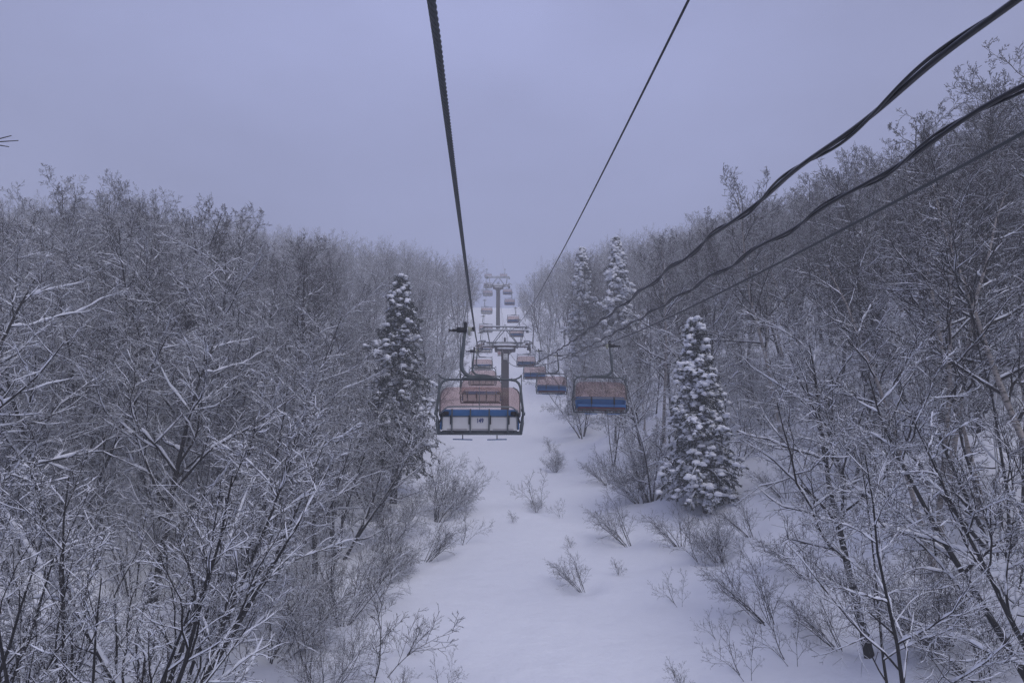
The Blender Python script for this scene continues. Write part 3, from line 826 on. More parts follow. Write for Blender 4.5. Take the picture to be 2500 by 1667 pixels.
def understorey(rows, side):
    rr = random.Random(3 if side < 0 else 4)
    for ri, y0 in enumerate(rows):
        n = 0; x = (-6.4 if side < 0 else 13.5)
        while True:
            x += side * ((2.9 if side < 0 else 8.5) + 0.016 * y0) * rr.uniform(0.8, 1.3)
            xx = x; yy = y0 + rr.uniform(-1.5, 1.5)
            u, v, d = proj(xx, yy, gzv(xx, yy) + 3)
            if u < -60 or u > 2560: break
            if not free(xx, yy) or (d < 46 and 1500 < u < 1930) or (d < 52 and 900 < u < 1150): continue
            n += 1
            lab = 'snowy understorey bush, %s from the clearing in the %s strip between tree rows, %s wood' % (ORD[min(n - 1, 19)], ORD[ri], 'left' if side < 0 else 'right')
            rr.choice(THICK).place(xx, yy, rr.uniform(3.2, 5.4), rr.random() * 6.28, (0, -side * rr.uniform(0, 0.2)), lab, 'bush', 'understorey bushes of the %s wood' % ('left' if side < 0 else 'right'))
understorey([26.2, 31, 36, 41.2, 47, 53.2, 60], -1)
understorey([43.5, 49.5, 56], 1)

# ---- hollows melted and blown round the stems
co = np.empty(len(terrain.data.vertices) * 3); terrain.data.vertices.foreach_get('co', co); co = co.reshape(-1, 3)
for o in list(scene.objects):
    if o.parent is None and o.get('category') in ('tree', 'birch', 'conifer', 'shrub', 'bush') and o.location.y < 75:
        rad = 0.75 if o['category'] in ('shrub', 'bush') else 0.6
        dx = co[:, 0] - o.location.x; dy = co[:, 1] - o.location.y
        near_ = (np.abs(dx) < 3) & (np.abs(dy) < 3)
        r2 = dx[near_] ** 2 + dy[near_] ** 2
        co[near_, 2] += -0.34 * np.exp(-r2 / rad ** 2) + 0.10 * np.exp(-(np.sqrt(r2) - 1.5) ** 2 / 0.35)
        o.location.z -= 0.12
terrain.data.vertices.foreach_set('co', co.ravel()); terrain.data.update()

# ---- far woods fading into the cloud: beyond telling apart, one object
def far_woods():
    lib = []
    for s in range(4):
        a = Acc(); H = 14.0
        T0 = march(np.array([[0, 0, -0.5]]), np.array([[0.03, 0, 1.0]]), np.array([H]), 7, 0.1, 0.05)
        r0 = (0.15 * np.linspace(1, 0.15, 7))[None]
        a.tubes(T0, r0, 4, 0)
        Q1, R1, L1 = spawn(T0, r0, np.array([H]), 18, 0.2, 0.98, 0.85, 0.42, 0.35, 4, 0.1, 0.6, 0.3, 0.02)
        Q2, R2, L2 = spawn(Q1, R1, L1, 8, 0.2, 1.0, 0.8, 0.44, 0.15, 3, 0.16, 0.6, 0.5, 0.013)
        Q3, R3, L3 = spawn(Q2, R2, L2, 5, 0.2, 1.0, 0.75, 0.5, 0.1, 2, 0.14, 0.6, 0.6, 0.010)
        a.tubes(Q1, R1, 3, 0); a.tubes(Q2, R2, 3, 0); a.tubes(Q3, R3, 3, 0)
        snow_on(a, Q1, R1, 2.2, 1, sides=3, cover=0.95, steep=0.2); snow_on(a, Q2, R2, 2.0, 1, sides=3, cover=0.9, steep=0.2); snow_on(a, Q3, R3, 1.6, 1, sides=3, cover=0.85, steep=0.2)
        lib.append((np.concatenate(a.v), a.f))
    out = Acc(); rr = random.Random(5)
    for row, y0 in enumerate(np.arange(130, 216, 7.0)):
        for side in (-1, 1):
            x = -6.0 if side < 0 else 10.0
            while abs(x) < 0.72 * y0 + 8 and abs(x) < 105:
                xx = x + rr.uniform(-1.5, 1.5); yy = y0 + rr.uniform(-3.5, 3.5)
                x += side * rr.uniform(3.0, 5.0)
                h = min(allowed_height(xx, yy, rr.choice((0, 10, 30))), rr.uniform(12, 17))
                if h < 3.5: continue
                V, Fs = lib[rr.randrange(4)]
                s = h / 14.0; t = rr.random() * 6.283; c, sn = math.cos(t) * s, math.sin(t) * s
                W = np.stack([V[:, 0] * c - V[:, 1] * sn + xx, V[:, 0] * sn + V[:, 1] * c + yy, V[:, 2] * s + gzv(xx, yy)], 1)
                n0 = out.n
                out.add(W, np.zeros((0, 4), int))
                for f, m, sm in Fs: out.f.append((f + n0, m, sm))
    o = out.build('far_woods', [M_TWIG, M_SNOW])
    tag(o, 'far bare woods on both slopes dissolving into the low cloud', 'woods', kind='stuff')
far_woods()

# ------------------------------------------------------------------ the chairlift: ropes, cables, towers, chairs
def rope_pts(c, xf, y0, y1, step):
    ys = np.arange(y0, y1 + step * 0.5, step)
    return np.array([(xf(y), y, zrope(y, c)) for y in ys])

def frames(pts):
    T = np.gradient(pts, axis=0); T = norm(T)
    U = norm(np.cross(T, np.array([0, 0, 1.0]))); W = np.cross(U, T)
    return T, U, W

def lift_rope(name, c, xf, label):
    a = Acc()
    near = 26.0
    pts = rope_pts(c, xf, -6.0, near, 0.02)
    T, U, W = frames(pts)
    s = np.concatenate([[0], np.cumsum(np.linalg.norm(np.diff(pts, axis=0), axis=1))])
    for k in range(6):                                   # six laid strands
        th = s * 2 * math.pi / 0.30 + k * math.pi / 3
        q = pts + (U * np.cos(th)[:, None] + W * np.sin(th)[:, None]) * 0.0135
        a.tubes(q[None], np.full((1, len(q)), 0.0078), 6, 0)
    far = np.concatenate([rope_pts(c, xf, near, Y1, 1.5), rope_pts(c, xf, Y1 + 0.5, Y3 + 60, 3.0)])
    a.tubes(far[None], np.full((1, len(far)), 0.021), 6, 0)
    o = a.build(name, M_ROPE)
    tag(o, label, 'haul rope', 'haul ropes of the chairlift')
lift_rope('haul_rope', CL, xL, 'twisted steel haul rope overhead that carries chair 149 and the chairs going up')
lift_rope('haul_rope', CR, xR, 'steel haul rope on the right carrying the descending chairs, lowest of the right-hand lines')

XT = {1: (xL(Y1) + xR(Y1)) / 2, 2: (xL(Y2) + xR(Y2)) / 2, 3: (xL(Y3) + xR(Y3)) / 2}
def slope_at(Y):
    return (zrope(Y + 2.5, CL) - zrope(Y - 2.5, CL)) / 5
ANG = {1: math.atan(slope_at(Y1)) + 0.10, 2: math.atan(slope_at(Y2)), 3: math.atan(0.42)}

def parabola(p0, p1, sag, n):
    t = np.linspace(0, 1, n)[:, None]
    q = p0 * (1 - t) + p1 * t
    q[:, 2] -= 4 * sag * (t * (1 - t))[:, 0]
    return q

def arm_pt(k, x, z, y=0.0):
    """a point of tower k's head: x across, z above the rope in the head's own tilt"""
    a = ANG[k]; Y = (Y1, Y2, Y3)[k - 1]; Z = (Z1, Z2, Z3)[k - 1]
    return np.array((XT[k] + x, Y + y * math.cos(a) - z * math.sin(a), Z + y * math.sin(a) + z * math.cos(a)))

# thin signal wire strung from the top of the tower head
wy = near_pt(1680, 0, 2.2, 0.405)
p_t = arm_pt(1, 0.25, 1.95, -1.45); p_n = np.array((2.22, wy[0], wy[1]))
wm = near_pt(1357, 640, 2.2, 1.19)
ys = np.linspace(-9, p_t[1], 90)       # carried on behind the viewer on the same curve
Aw = np.array([[y_ * y_, y_, 1.0] for y_ in (p_n[1], wm[0], p_t[1])])
cw = np.linalg.solve(Aw, np.array([p_n[2], wm[1], p_t[2]]))
wz = cw[0] * ys * ys + cw[1] * ys + cw[2]
wx = p_n[0] + (p_t[0] - p_n[0]) * (ys - p_n[1]) / (p_t[1] - p_n[1])
a = Acc(); a.tubes(np.stack([wx, ys, wz], 1)[None], np.full((1, 90), 0.0165), 8, 0)
for k0, k1 in ((1, 2), (2, 3)):
    q = parabola(arm_pt(k0, 0.1, 1.95), arm_pt(k1, 0.1, 1.95), 2.0, 30)
    a.tubes(q[None], np.full((1, 30), 0.013), 5, 0)
o = a.build('signal_wire', M_CABLE)
tag(o, 'thin straight black wire running from the sky down to the top of the nearest tower', 'wire')

def twisted(name, near_uvx, far_p, mid, label, ph):
    """two sheathed cables laid round each other, swinging with every turn"""
    (nY, nZ, nX) = near_uvx
    y = np.concatenate([np.arange(-5, 45, 0.03), np.arange(45, far_p[1], 0.08)])
    A = np.array([[nY ** 2, nY, 1], [mid[0] ** 2, mid[0], 1], [far_p[1] ** 2, far_p[1], 1]])
    c = np.linalg.solve(A, np.array([nZ, mid[1], far_p[2]]))
    z = c[0] * y * y + c[1] * y + c[2]
    x = np.interp(y, [-5, nY, far_p[1]], [nX, nX, far_p[0]])
    pts = np.stack([x, y, z], 1)
    T, U, W = frames(pts)
    s = np.concatenate([[0], np.cumsum(np.linalg.norm(np.diff(pts, axis=0), axis=1))])
    a = Acc()
    th = s * 2 * math.pi / 1.25 + ph + 0.7 * np.sin(s * 1.3 + ph)
    pts = pts + (U * np.sin(s * 2 * math.pi / 1.25 + ph)[:, None] + W * np.cos(s * 2 * math.pi / 1.25 + ph * 2)[:, None]) * 0.012
    for k, (off, r) in enumerate(((0.008, 0.0125), (0.0135, 0.0075))):
        t = th + k * math.pi
        q = pts + (U * np.cos(t)[:, None] + W * np.sin(t)[:, None]) * off
        a.tubes(q[None], np.full((1, len(q)), r), 8, 0)
    far2 = parabola(far_p, arm_pt(2, far_p[0] - XT[1], -0.5), 3.0, 40)
    a.tubes(far2[None], np.full((1, 40), 0.02), 5, 0)
    o = a.build(name, M_CABLE)
    tag(o, label, 'cable', 'twisted cables right of the haul rope')
cab1 = near_pt(2466, 0, 1.65, 146 / (2466 - 1189)); cab2 = near_pt(2500, 207, 2.25, 199 / (2500 - 1189))
m1 = near_pt(1436, 803, 1.65, 146 / (1436 - 1189)); m2 = near_pt(1400, 862, 2.25, 199 / (1400 - 1189))
twisted('twisted_cable', (cab1[0], cab1[1], 1.66), arm_pt(1, -0.35, -0.45, -0.6), (m1[0], m1[1]), 'upper twisted pair of black cables crossing the right skyline, highest of the right-hand lines', 0.4)
twisted('twisted_cable', (cab2[0], cab2[1], 2.25), arm_pt(1, 0.4, -0.45, -0.6), (m2[0], m2[1]), 'lower twisted pair of black cables, middle of the three right-hand lines', 2.1)

def make_tower(k, label, Hp, signs):
    Y = (Y1, Y2, Y3)[k - 1]; Z = (Z1, Z2, Z3)[k - 1]; X = XT[k]
    gzz = gzv(X, Y); hr = Z - gzz
    root = empty('lift_tower', (X, Y, gzz))
    a = ANG[k]
    def head(acc_, name, mats, parent=root):
        o = acc_.build(name, mats, parent)
        o.location = (0, 0, hr); o.rotation_euler = (a, 0, 0)
        return o
    # pole: faceted column with flared top
    p = Acc()
    w = 0.47
    prof = [(-1.0, w), (hr - 1.35, w * 0.96), (hr - 0.9, w)]
    ring = lambda s, b=0.09: [(-s + b, -s), (s - b, -s), (s, -s + b), (s, s - b), (s - b, s), (-s + b, s), (-s, s - b), (-s, -s + b)]
    vs = []
    for z, s in prof: vs += [(x, y * 0.8, z) for x, y in ring(s)]
    fs = [[i * 8 + j, i * 8 + (j + 1) % 8, (i + 1) * 8 + (j + 1) % 8, (i + 1) * 8 + j] for i in range(2) for j in range(8)]
    p.add(vs, fs, 0, False)
    arc = [(0.45, -1.35), (0.52, -1.08), (0.66, -0.92), (0.9, -0.82), (1.22, -0.78), (1.22, -0.62)]
    poly = arc + [(-x, z) for x, z in reversed(arc)]
    p.prism([(x, z + hr) for x, z in poly][::-1], -0.37, 0.37, 0)
    p.build('pole', M_POLE, root)
    # cap plate and crossarm
    c = Acc()
    c.box((0, 0, -0.42), (2.5, 1.0, 0.16), 0, bev=0.02)
    c.box((0, -0.32, -0.13), (2.64, 0.26, 0.30), 0, bev=0.02)
    c.box((0, 0.45, -0.10), (2.2, 0.22, 0.26), 0, bev=0.02)
    for s in (-1, 1):
        c.box((s * 1.98, -0.32, -0.15), (1.35, 0.17, 0.15), 0, bev=0.015)
        c.box((s * 1.98, 0.42, -0.12), (1.35, 0.15, 0.14), 0, bev=0.015)
        c.box((s * 1.42, -0.1, -0.13), (0.18, 1.1, 0.36), 1, bev=0.02)
        c.box((s * 2.35, 0.05, -0.16), (0.14, 1.1, 0.2), 0, bev=0.015)
    head(c, 'crossarm', [M_POLE, M_GALV])
    # lifting frame above
    g = Acc()
    for y in (-1.45, 1.45):
        g.tube([(-2.62, y, 1.98), (2.66, y, 1.98)], 0.065, 10, 0)
        for s in (-1, 1):
            g.tube([(s * 0.12, y, 1.95), (s * 1.55, y * 0.45, 0.06)], 0.048, 8, 0)
            g.tube([(s * 2.15, y, 1.95), (s * 1.80, y * 0.45, 0.02)], 0.042, 8, 0)
            g.box((s * 2.55, y, 1.83), (0.34, 0.18, 0.22), 0, bev=0.02)
            g.tube([(s * 2.15, y, 1.97), (s * 0.12, y, 1.97)], 0.03, 6, 0)
        g.tube([(-0.25, y, 1.95), (0.0, y, 2.25), (0.25, y, 1.95)], 0.04, 6, 0)
    g.tube([(0, -1.45, 2.0), (0, 1.45, 2.0)], 0.03, 6, 0)
    head(g, 'lifting_frame', M_GALV)
    # work platform behind the arm
    f = Acc()
    f.box((0, 1.35, 0.10), (4.9, 0.55, 0.07), 0, bev=0.01)
    f.box((0, 1.05, 0.02), (4.4, 0.08, 0.14), 0)
    for s in (-1, 1):
        f.tube([(s * 2.3, 1.3, 0.28), (s * 2.95, 1.3, 0.28), (s * 3.25, 1.3, 0.14), (s * 3.3, 1.3, 0.02)], 0.06, 8, 0)
        f.tube([(s * 2.45, 1.1, 0.1), (s * 2.45, 1.1, 0.28)], 0.04, 6, 0)
        f.tube([(s * 0.34, 0.6, 0.1), (s * 0.34, 0.6, 0.95)], 0.022, 6, 0)
    f.box((-0.02, 0.6, 0.55), (0.26, 0.2, 0.5), 0, bev=0.02)
    f.tube([(0.22, 0.6, 0.1), (0.22, 0.6, 1.45)], 0.02, 6, 0)
    head(f, 'work_platform', M_GALV)
    # sheave trains
    gauge = (xR(Y) - xL(Y)) / 2
    for s in (-1, 1):
        e = Acc()
        e.box((s * (gauge - 0.16), 0, -0.06), (0.07, 3.9, 0.20), 0, bev=0.02)
        e.box((s * (gauge + 0.16), 0, -0.20), (0.05, 3.4, 0.14), 0, bev=0.02)
        e.box((s * (gauge - 0.02), 0, -0.46), (0.38, 0.5, 0.24), 0, bev=0.03)
        e.box((s * (gauge - 0.27), 0, 0.02), (0.22, 0.9, 0.42), 0, bev=0.03)
        tr = head(e, 'sheave_train', M_POLE)
        for j in range(6):
            q = Acc(); y = -1.7 + j * 0.68
            q.cyl((s * gauge, y, -0.23), 0.21, 0.10, (1, 0, 0), 18, 0)
            q.cyl((s * gauge, y, -0.23), 0.11, 0.15, (1, 0, 0), 12, 1)
            q.build('sheave', [M_BLACK, M_GALV], tr)
    # ladder on the uphill face
    l = Acc()
    for s in (-0.19, 0.19): l.tube([(s, 0.46, 0.4), (s, 0.46, hr - 0.7)], 0.02, 6, 0)
    for z in np.arange(0.8, hr - 0.8, 0.33): l.tube([(-0.19, 0.46, z), (0.19, 0.46, z)], 0.013, 5, 0)
    l.build('ladder', M_GALV, root)
    # snow lying on everything flat
    n = Acc()
    def cap(x0, x1, y, z, wid, th):
        m = max(6, int((x1 - x0) / 0.22))
        q = np.stack([np.linspace(x0, x1, m), np.full(m, y), np.full(m, z)], 1)
        rr_ = th * (0.75 + 0.5 * rng.random(m)); rr_[0] *= 0.5; rr_[-1] *= 0.5
        i0 = n.n
        n.tubes(q[None], rr_[None], 8, 0, True)
        V = n.v[-1]; V[:, 1] = y + (V[:, 1] - y) * wid / th
    for y in (-1.45, 1.45): cap(-2.6, 2.62, y, 2.07, 0.08, 0.06)
    cap(-1.28, 1.28, -0.32, 0.06, 0.15, 0.09); cap(-0.95, 1.0, -0.48, -0.30, 0.12, 0.10)
    for s in (-1, 1):
        cap(min(s * 1.5, s * 2.6), max(s * 1.5, s * 2.6), -0.3, -0.04, 0.12, 0.06)
        cap(min(s * 1.5, s * 2.6), max(s * 1.5, s * 2.6), 0.42, 0.0, 0.12, 0.06)
        cap(min(s * 2.3, s * 3.0), max(s * 2.3, s * 3.0), 1.3, 0.36, 0.08, 0.07)
        cap(min(s * 2.35, s * 2.7), max(s * 2.35, s * 2.7), -0.9, 0.06, 0.10, 0.06)
    cap(-2.4, 2.4, 1.35, 0.17, 0.26, 0.09)
    cap(-1.05, 1.05, 0.45, 0.07, 0.13, 0.08)
    head(n, 'snow_cover', M_SNOW)
    if signs:
        s = Acc()
        s.box((-0.70, -0.45, hr - 1.14), (0.42, 0.02, 0.58), 0, bev=0.005)
        s.tube([(-0.52, -0.42, hr - 0.9), (-0.40, -0.40, hr - 0.9)], 0.015, 6, 1)
        ps = s.build('warning_sign', [M_SIGNW, M_GALV], root)
        r_ = Acc()
        th = np.linspace(0, 2 * math.pi, 33)
        r_.tubes(np.stack([-0.70 + 0.135 * np.cos(th), np.full(33, -0.465), hr - 1.06 + 0.135 * np.sin(th)], 1)[None], np.full((1, 33), 0.024), 6, 0)
        r_.tube([(-0.70 - 0.09, -0.465, hr - 0.97), (-0.70 + 0.09, -0.465, hr - 1.15)], 0.016, 6, 0)
        r_.build('prohibition_ring', M_SIGNR, ps)
        b_ = Acc()
        b_.box((-0.70, -0.464, hr - 1.06), (0.06, 0.006, 0.13), 0)
        for j in range(2): b_.box((-0.70, -0.464, hr - 1.30 - 0.05 * j), (0.3, 0.006, 0.022), 0)
        b_.build('sign_marks', M_BLACK, ps)
        s2 = Acc(); s2.box((0.05, -0.40, hr - 1.47), (0.5, 0.02, 0.72), 0, bev=0.005)
        pn = s2.build('tower_plate', M_SIGNW, root)
        b2 = Acc()
        for j, wd in enumerate((0.06, 0.09, 0.06, 0.09)): b2.box((-0.12 + j * 0.115, -0.414, hr - 1.69), (wd, 0.006, 0.085), 0)
        b2.tube([(-0.05, -0.414, hr - 1.3), (0.02, -0.414, hr - 1.18), (0.10, -0.414, hr - 1.34)], 0.008, 5, 0)
        b2.build('plate_marks', M_BLACK, pn)
    tag(root, label, 'lift tower', 'towers of the chairlift')
make_tower(1, 'nearest lift tower with snow-capped crossarms and two white signs on its pole', 10, True)
make_tower(2, 'second lift tower up the line, greyed by mist, its pole rising above the near one', 10, False)
#make_tower(3, 'farthest lift tower, a faint pole almost lost in the cloud', 10, False)

# ---- chairs: local +Y is the way the seat faces, origin where the grip holds the rope
XC = 0.17
def make_chair():
    root = empty('chairlift_chair')
    g = Acc()
    g.cyl((-0.36, 0, -0.03), 0.078, 0.25, (1, 0, 0), 16, 0)
    g.cyl((-0.54, 0, -0.04), 0.042, 0.14, (1, 0, 0), 12, 0)
    g.cyl((-0.64, 0, -0.045), 0.026, 0.14, (1, 0, 0), 10, 0)
    g.cyl((-0.70, 0, -0.045), 0.052, 0.025, (1, 0, 0), 12, 0)
    g.box((-0.255, 0, 0.05), (0.095, 0.2, 0.27), 0, bev=0.02)
    g.cyl((-0.15, 0, -0.03), 0.095, 0.07, (1, 0, 0), 18, 1)
    g.box((-0.15, 0.05, -0.13), (0.07, 0.12, 0.08), 1, bev=0.015)
    g.cyl((-0.085, 0, -0.01), 0.06, 0.05, (1, 0, 0), 14, 1)
    g.box((-0.035, 0, -0.005), (0.07, 0.30, 0.075), 0, bev=0.02)
    g.box((0.0, 0, -0.01), (0.05, 0.34, 0.06), 0, bev=0.015)
    g.build('grip', [M_BLACK, M_CREAM], root)
    h = Acc()
    h.tube([(-.265, 0, -.05), (-.285, 0, -.3), (-.325, 0, -.7), (-.35, 0, -.95), (-.345, 0, -1.06), (-.31, 0, -1.16), (-.245, 0, -1.245), (-.15, 0, -1.305), (-.05, 0, -1.335), (XC, 0, -1.345)],
           [.042, .045, .05, .054, .054, .054, .054, .052, .05, .045], 12, 0)
    h.prism([(XC - .48, -1.372), (XC - .2, -1.315), (XC + .12, -1.315), (XC + .5, -1.372), (XC + .5, -1.395), (XC - .48, -1.395)], -0.06, 0.06, 0)
    for x in (-.03, .03): h.cyl((XC + x, -0.065, -1.345), 0.018, 0.02, (0, 1, 0), 8, 0)
    h.tube([(-.38, .02, -.16), (-.385, .02, -1.0), (-.37, .02, -1.42), (-.38, .02, -1.64)], .011, 6, 0)
    h.cyl((-.375, .02, -1.30), 0.022, 0.12, (0, 0, 1), 8, 0)
    h.build('hanger', M_STEEL, root)
    f = Acc()
    half = [(.70, -1.41, 0), (.86, -1.412, 0), (.98, -1.445, -.01), (1.055, -1.52, -.02), (1.095, -1.64, -.04), (1.125, -1.95, -.08), (1.165, -2.34, -.12), (1.15, -2.6, -.12), (1.10, -2.9, -.10)]
    pts = [(XC - x, y, z) for x, z, y in reversed(half)] + [(XC + x, y, z) for x, z, y in half]
    f.tube(pts, .034, 10, 0)
    f.tube([(XC - 1.12, -.10, -2.885), (XC + 1.12, -.10, -2.885)], .03, 8, 0)
    f.tube([(XC - 1.0, -.13, -2.815), (XC + 1.0, -.13, -2.815)], .016, 8, 0)
    f.tube([(XC - 1.08, .40, -2.80), (XC + 1.08, .40, -2.80)], .022, 8, 0)
    for s in (-1, 1):
        f.tube([(XC + s * .84, 0, -1.41), (XC + s * .97, 0, -1.395), (XC + s * 1.08, 0, -1.345), (XC + s * 1.125, 0, -1.285)], .022, 8, 0)
        f.tube([(XC + s * 1.125, 0, -1.27), (XC + s * 1.125, -.02, -1.6), (XC + s * 1.13, -.07, -2.24)], .012, 6, 0)
        f.box((XC + s * 1.125, -.08, -2.25), (.035, .04, .09), 1, bev=.008)
        f.tube([(XC + s * 1.10, -.10, -2.885), (XC + s * 1.10, .40, -2.80), (XC + s * 1.12, .44, -2.62), (XC + s * 1.14, .1, -2.42), (XC + s * 1.16, -.11, -2.36)], .022, 8, 0)
        f.cyl((XC + s * 1.17, -.12, -2.35), .045, .09, (1, 0, 0), 12, 0)
        f.cyl((XC + s * .86, 0, -1.41), .045, .03, (1, 0, 0), 10, 0)
    for x in (-.91, -.30, .30, .91): f.cyl((XC + x, -.12, -2.82), .026, .05, (0, 1, 0), 8, 1)
    f.build('frame', [M_STEEL, M_BLACK], root)
    # bubble canopy
    c = Acc()
    prof = np.array([(-.40, -2.20), (-.45, -2.08), (-.46, -1.96), (-.43, -1.85), (-.36, -1.76), (-.26, -1.69), (-.13, -1.64), (0.02, -1.62), (.16, -1.63), (.32, -1.685), (.46, -1.79), (.56, -1.95), (.615, -2.15), (.63, -2.40)])
    nu = 41; V = []
    for (y, z) in prof:
        over = max(0.0, z + 1.90); rad = 0.27
        wd = 1.085 - (rad - math.sqrt(max(0, rad * rad - min(over, rad * 0.985) ** 2))) * 0.8
        for i in range(nu):
            u = -1 + 2 * i / (nu - 1)
            u = math.copysign(abs(u) ** 0.8, u)
            drop = 0.20 * np.clip((abs(u) - 0.76) / 0.24, 0, 1) ** 1.6 * np.clip((-1.62 - z) / 0.58, 0, 1) ** 3
            drop = drop if y < 0 else 0.0
            V.append((XC + u * wd, y - 0.36 * max(-1, min(1, y / 0.45)) * abs(u) ** 7, z - drop + 0.012 * (1 - u * u)))
    V = np.array(V); npf = len(prof)
    idx = np.arange(npf * nu).reshape(npf, nu)
    c.add(V, np.stack([idx[:-1, :-1], idx[:-1, 1:], idx[1:, 1:], idx[1:, :-1]], -1).reshape(-1, 4), 0, True)
    can = c.build('canopy', M_CANOPY, root)
    rm = Acc()
    edge = list(V[idx[0]]); rm.tube(edge, .021, 8, 0)
    side_l = V[idx[:, 0]]; side_r = V[idx[:, -1]]
    rm.tube(list(side_l), .013, 6, 0); rm.tube(list(side_r), .013, 6, 0)
    rm.tube(list(V[idx[-1]]), .019, 8, 0)
    rm.tube([(XC - .02, y - .004, z + .016) for y, z in prof], .007, 5, 0)
    rm.build('rim', M_GALV, can)
    # back rest with blue cushion, white shell behind
    b = Acc()
    b.box((XC, -.075, -2.46), (2.06, .07, .46), 0, rx=-0.14, bev=.03)
    b.box((XC - 1.035, .0, -2.57), (.05, .2, .40), 0, bev=.02); b.box((XC + 1.035, .0, -2.57), (.05, .2, .40), 0, bev=.02)
    b.build('backrest', M_BLUE, root)
    w = Acc()
    w.prism([(XC - .985, -2.80), (XC + .985, -2.80), (XC + .985, -2.47), (XC + .95, -2.42), (XC - .95, -2.42), (XC - .985, -2.47)][::-1], -.165, -.135, 0)
    wp = w.build('back_panel', M_WHITE, root)
    st = Acc()
    for x0, x1 in ((-.87, -.33), (-.20, .235), (.345, .90)):
        n_ = int((x1 - x0) / 0.022)
        for j in range(n_):
            st.box((XC + x0 + (j + .5) * (x1 - x0) / n_, -.169, -2.775), ((x1 - x0) / n_ * 0.8, .008, .035), 0)
    st.build('ribbed_strip', M_STRIP, wp)
    ba = Acc()
    for x in (-.74, -.25, .25, .745):
        ba.box((XC + x, -.19, -2.545), (.038, .036, .63), 0, bev=.008)
        ba.box((XC + x - math.copysign(.035, -x) * 1.0, -.185, -2.52), (.032, .03, .24), 1, bev=.006)
    ba.tube([(XC - .98, -.172, -2.43), (XC + .98, -.172, -2.43)], .013, 6, 0)
    for s in (-1, 1):
        ba.box((XC + s * .90, -.17, -2.345), (.15, .07, .10), 1, bev=.02)
        ba.cyl((XC + s * .985, -.16, -2.38), .055, .10, (1, 0, 0), 12, 1)
        ba.tube([(XC + s * .93, -.19, -2.40), (XC + s * 1.0, -.19, -2.45), (XC + s * 1.0, -.19, -2.78)], .014, 6, 0)
        ba.tube([(XC + s * 1.06, -.15, -2.35), (XC + s * 1.02, -.17, -2.45), (XC + s * 1.075, -.14, -2.6)], .022, 6, 1)
    ba.build('back_bars', [M_STEEL, M_BLACK], root)
    s_ = Acc()
    s_.box((XC, .16, -2.655), (2.02, .52, .075), 0, rx=0.08, bev=.03)
    s_.box((XC, .40, -2.66), (2.02, .06, .11), 0, bev=.028)
    seat = s_.build('seat', M_BLUE, root)
    u_ = Acc()
    u_.box((XC, .17, -2.755), (1.94, .46, .075), 0, rx=0.06, bev=.01)
    for x in (-.72, -.26, .26, .72): u_.box((XC + x, .17, -2.82), (.04, .5, .05), 1, bev=.006)
    u_.build('seat_base', [M_RED, M_STEEL], seat)
    for x in (-.47, .47):
        ar = Acc()
        ar.box((XC + x, .655, -2.47), (.07, .045, .32), 0, rx=.05, bev=.012)
        ar.tube([(XC + x, .655, -2.60), (XC + x, .56, -2.76), (XC + x, .44, -2.80), (XC + x, .40, -2.80)], .014, 6, 0)
        ar.build('restraint_arm', M_BLACK, root)
        fr = Acc()
        fr.tube([(XC + x, .38, -2.80), (XC + x, .44, -2.95), (XC + x, .44, -2.99)], .015, 8, 0)
        o_ = fr.build('footrest', M_STEEL, root)
        ft = Acc(); ft.box((XC + x, .44, -3.0), (.54, .05, .028), 0, ry=0.02 if x < 0 else -0.02, bev=.008)
        ft.build('foot_bar', M_BLUE, o_)
    return root
proto = make_chair()

def numeral(parent):
    cu = bpy.data.curves.new('number', 'FONT'); cu.body = '149'
    cu.size = 0.172; cu.offset = 0.0036; cu.extrude = 0.003; cu.align_x = 'CENTER'; cu.align_y = 'CENTER'; cu.space_character = 1.0
    t = bpy.data.objects.new('number', cu); COL.objects.link(t)
    dg = bpy.context.evaluated_depsgraph_get()
    me = bpy.data.meshes.new_from_object(t.evaluated_get(dg))
    bpy.data.objects.remove(t)
    me.materials.clear(); me.materials.append(M_NUM)
    o = bpy.data.objects.new('number', me); COL.objects.link(o)
    o.parent = parent; o.location = (XC + .005, -.171, -2.545); o.rotation_euler = (math.pi / 2, 0, 0); o.scale = (0.74, 1.0, 1)
    tag(o, 'navy number 149 on the white back panel')

UP = [(1.0, 'nearest chair, going up, with 149 on its white back and a pink bubble'),
      (1.98, 'second chair going up, seen through the pink bubble of chair 149'),
      (3.02, 'third chair going up, just above the bubble of chair 149'),
      (4.2, 'fourth chair going up, hanging at the nearest tower'),
      (5.1, 'fifth chair going up, just past the nearest tower'),
      (6.25, 'sixth chair going up, framed left of the nearest tower head'),
      (7.4, 'seventh chair going up, left of the second tower pole'),
      (8.75, 'eighth chair going up, under the left arm of the second tower'),
      (10.0, 'ninth chair going up, dim behind the second tower'),
      (11.5, 'tenth chair going up, faint above the second tower'),
      ]
DOWN = [(1.54, 'nearest descending chair, blue seat and pink bubble facing the viewer on the right'),
        (2.69, 'second descending chair, smaller, left of the nearest descending one'),
        (3.65, 'third descending chair, overlapping the second one'),
        (4.42, 'fourth descending chair, hanging beside the nearest tower'),
        (6.0, 'fifth descending chair, half hidden behind the nearest tower head'),
        (6.85, 'sixth descending chair, right above the nearest tower head'),
        (8.0, 'seventh descending chair, right of the second tower pole'),
        (9.0, 'eighth descending chair, under the right arm of the second tower'),
        (11.5, 'ninth descending chair, dim above the second tower')]
def y_of(n, c):
    lo, hi = 1.0, 330.0
    for _ in range(40):
        m = (lo + hi) / 2
        if proj(0, m, zrope(m, c))[2] < n * D: lo = m
        else: hi = m
    return lo
first = True
made = []
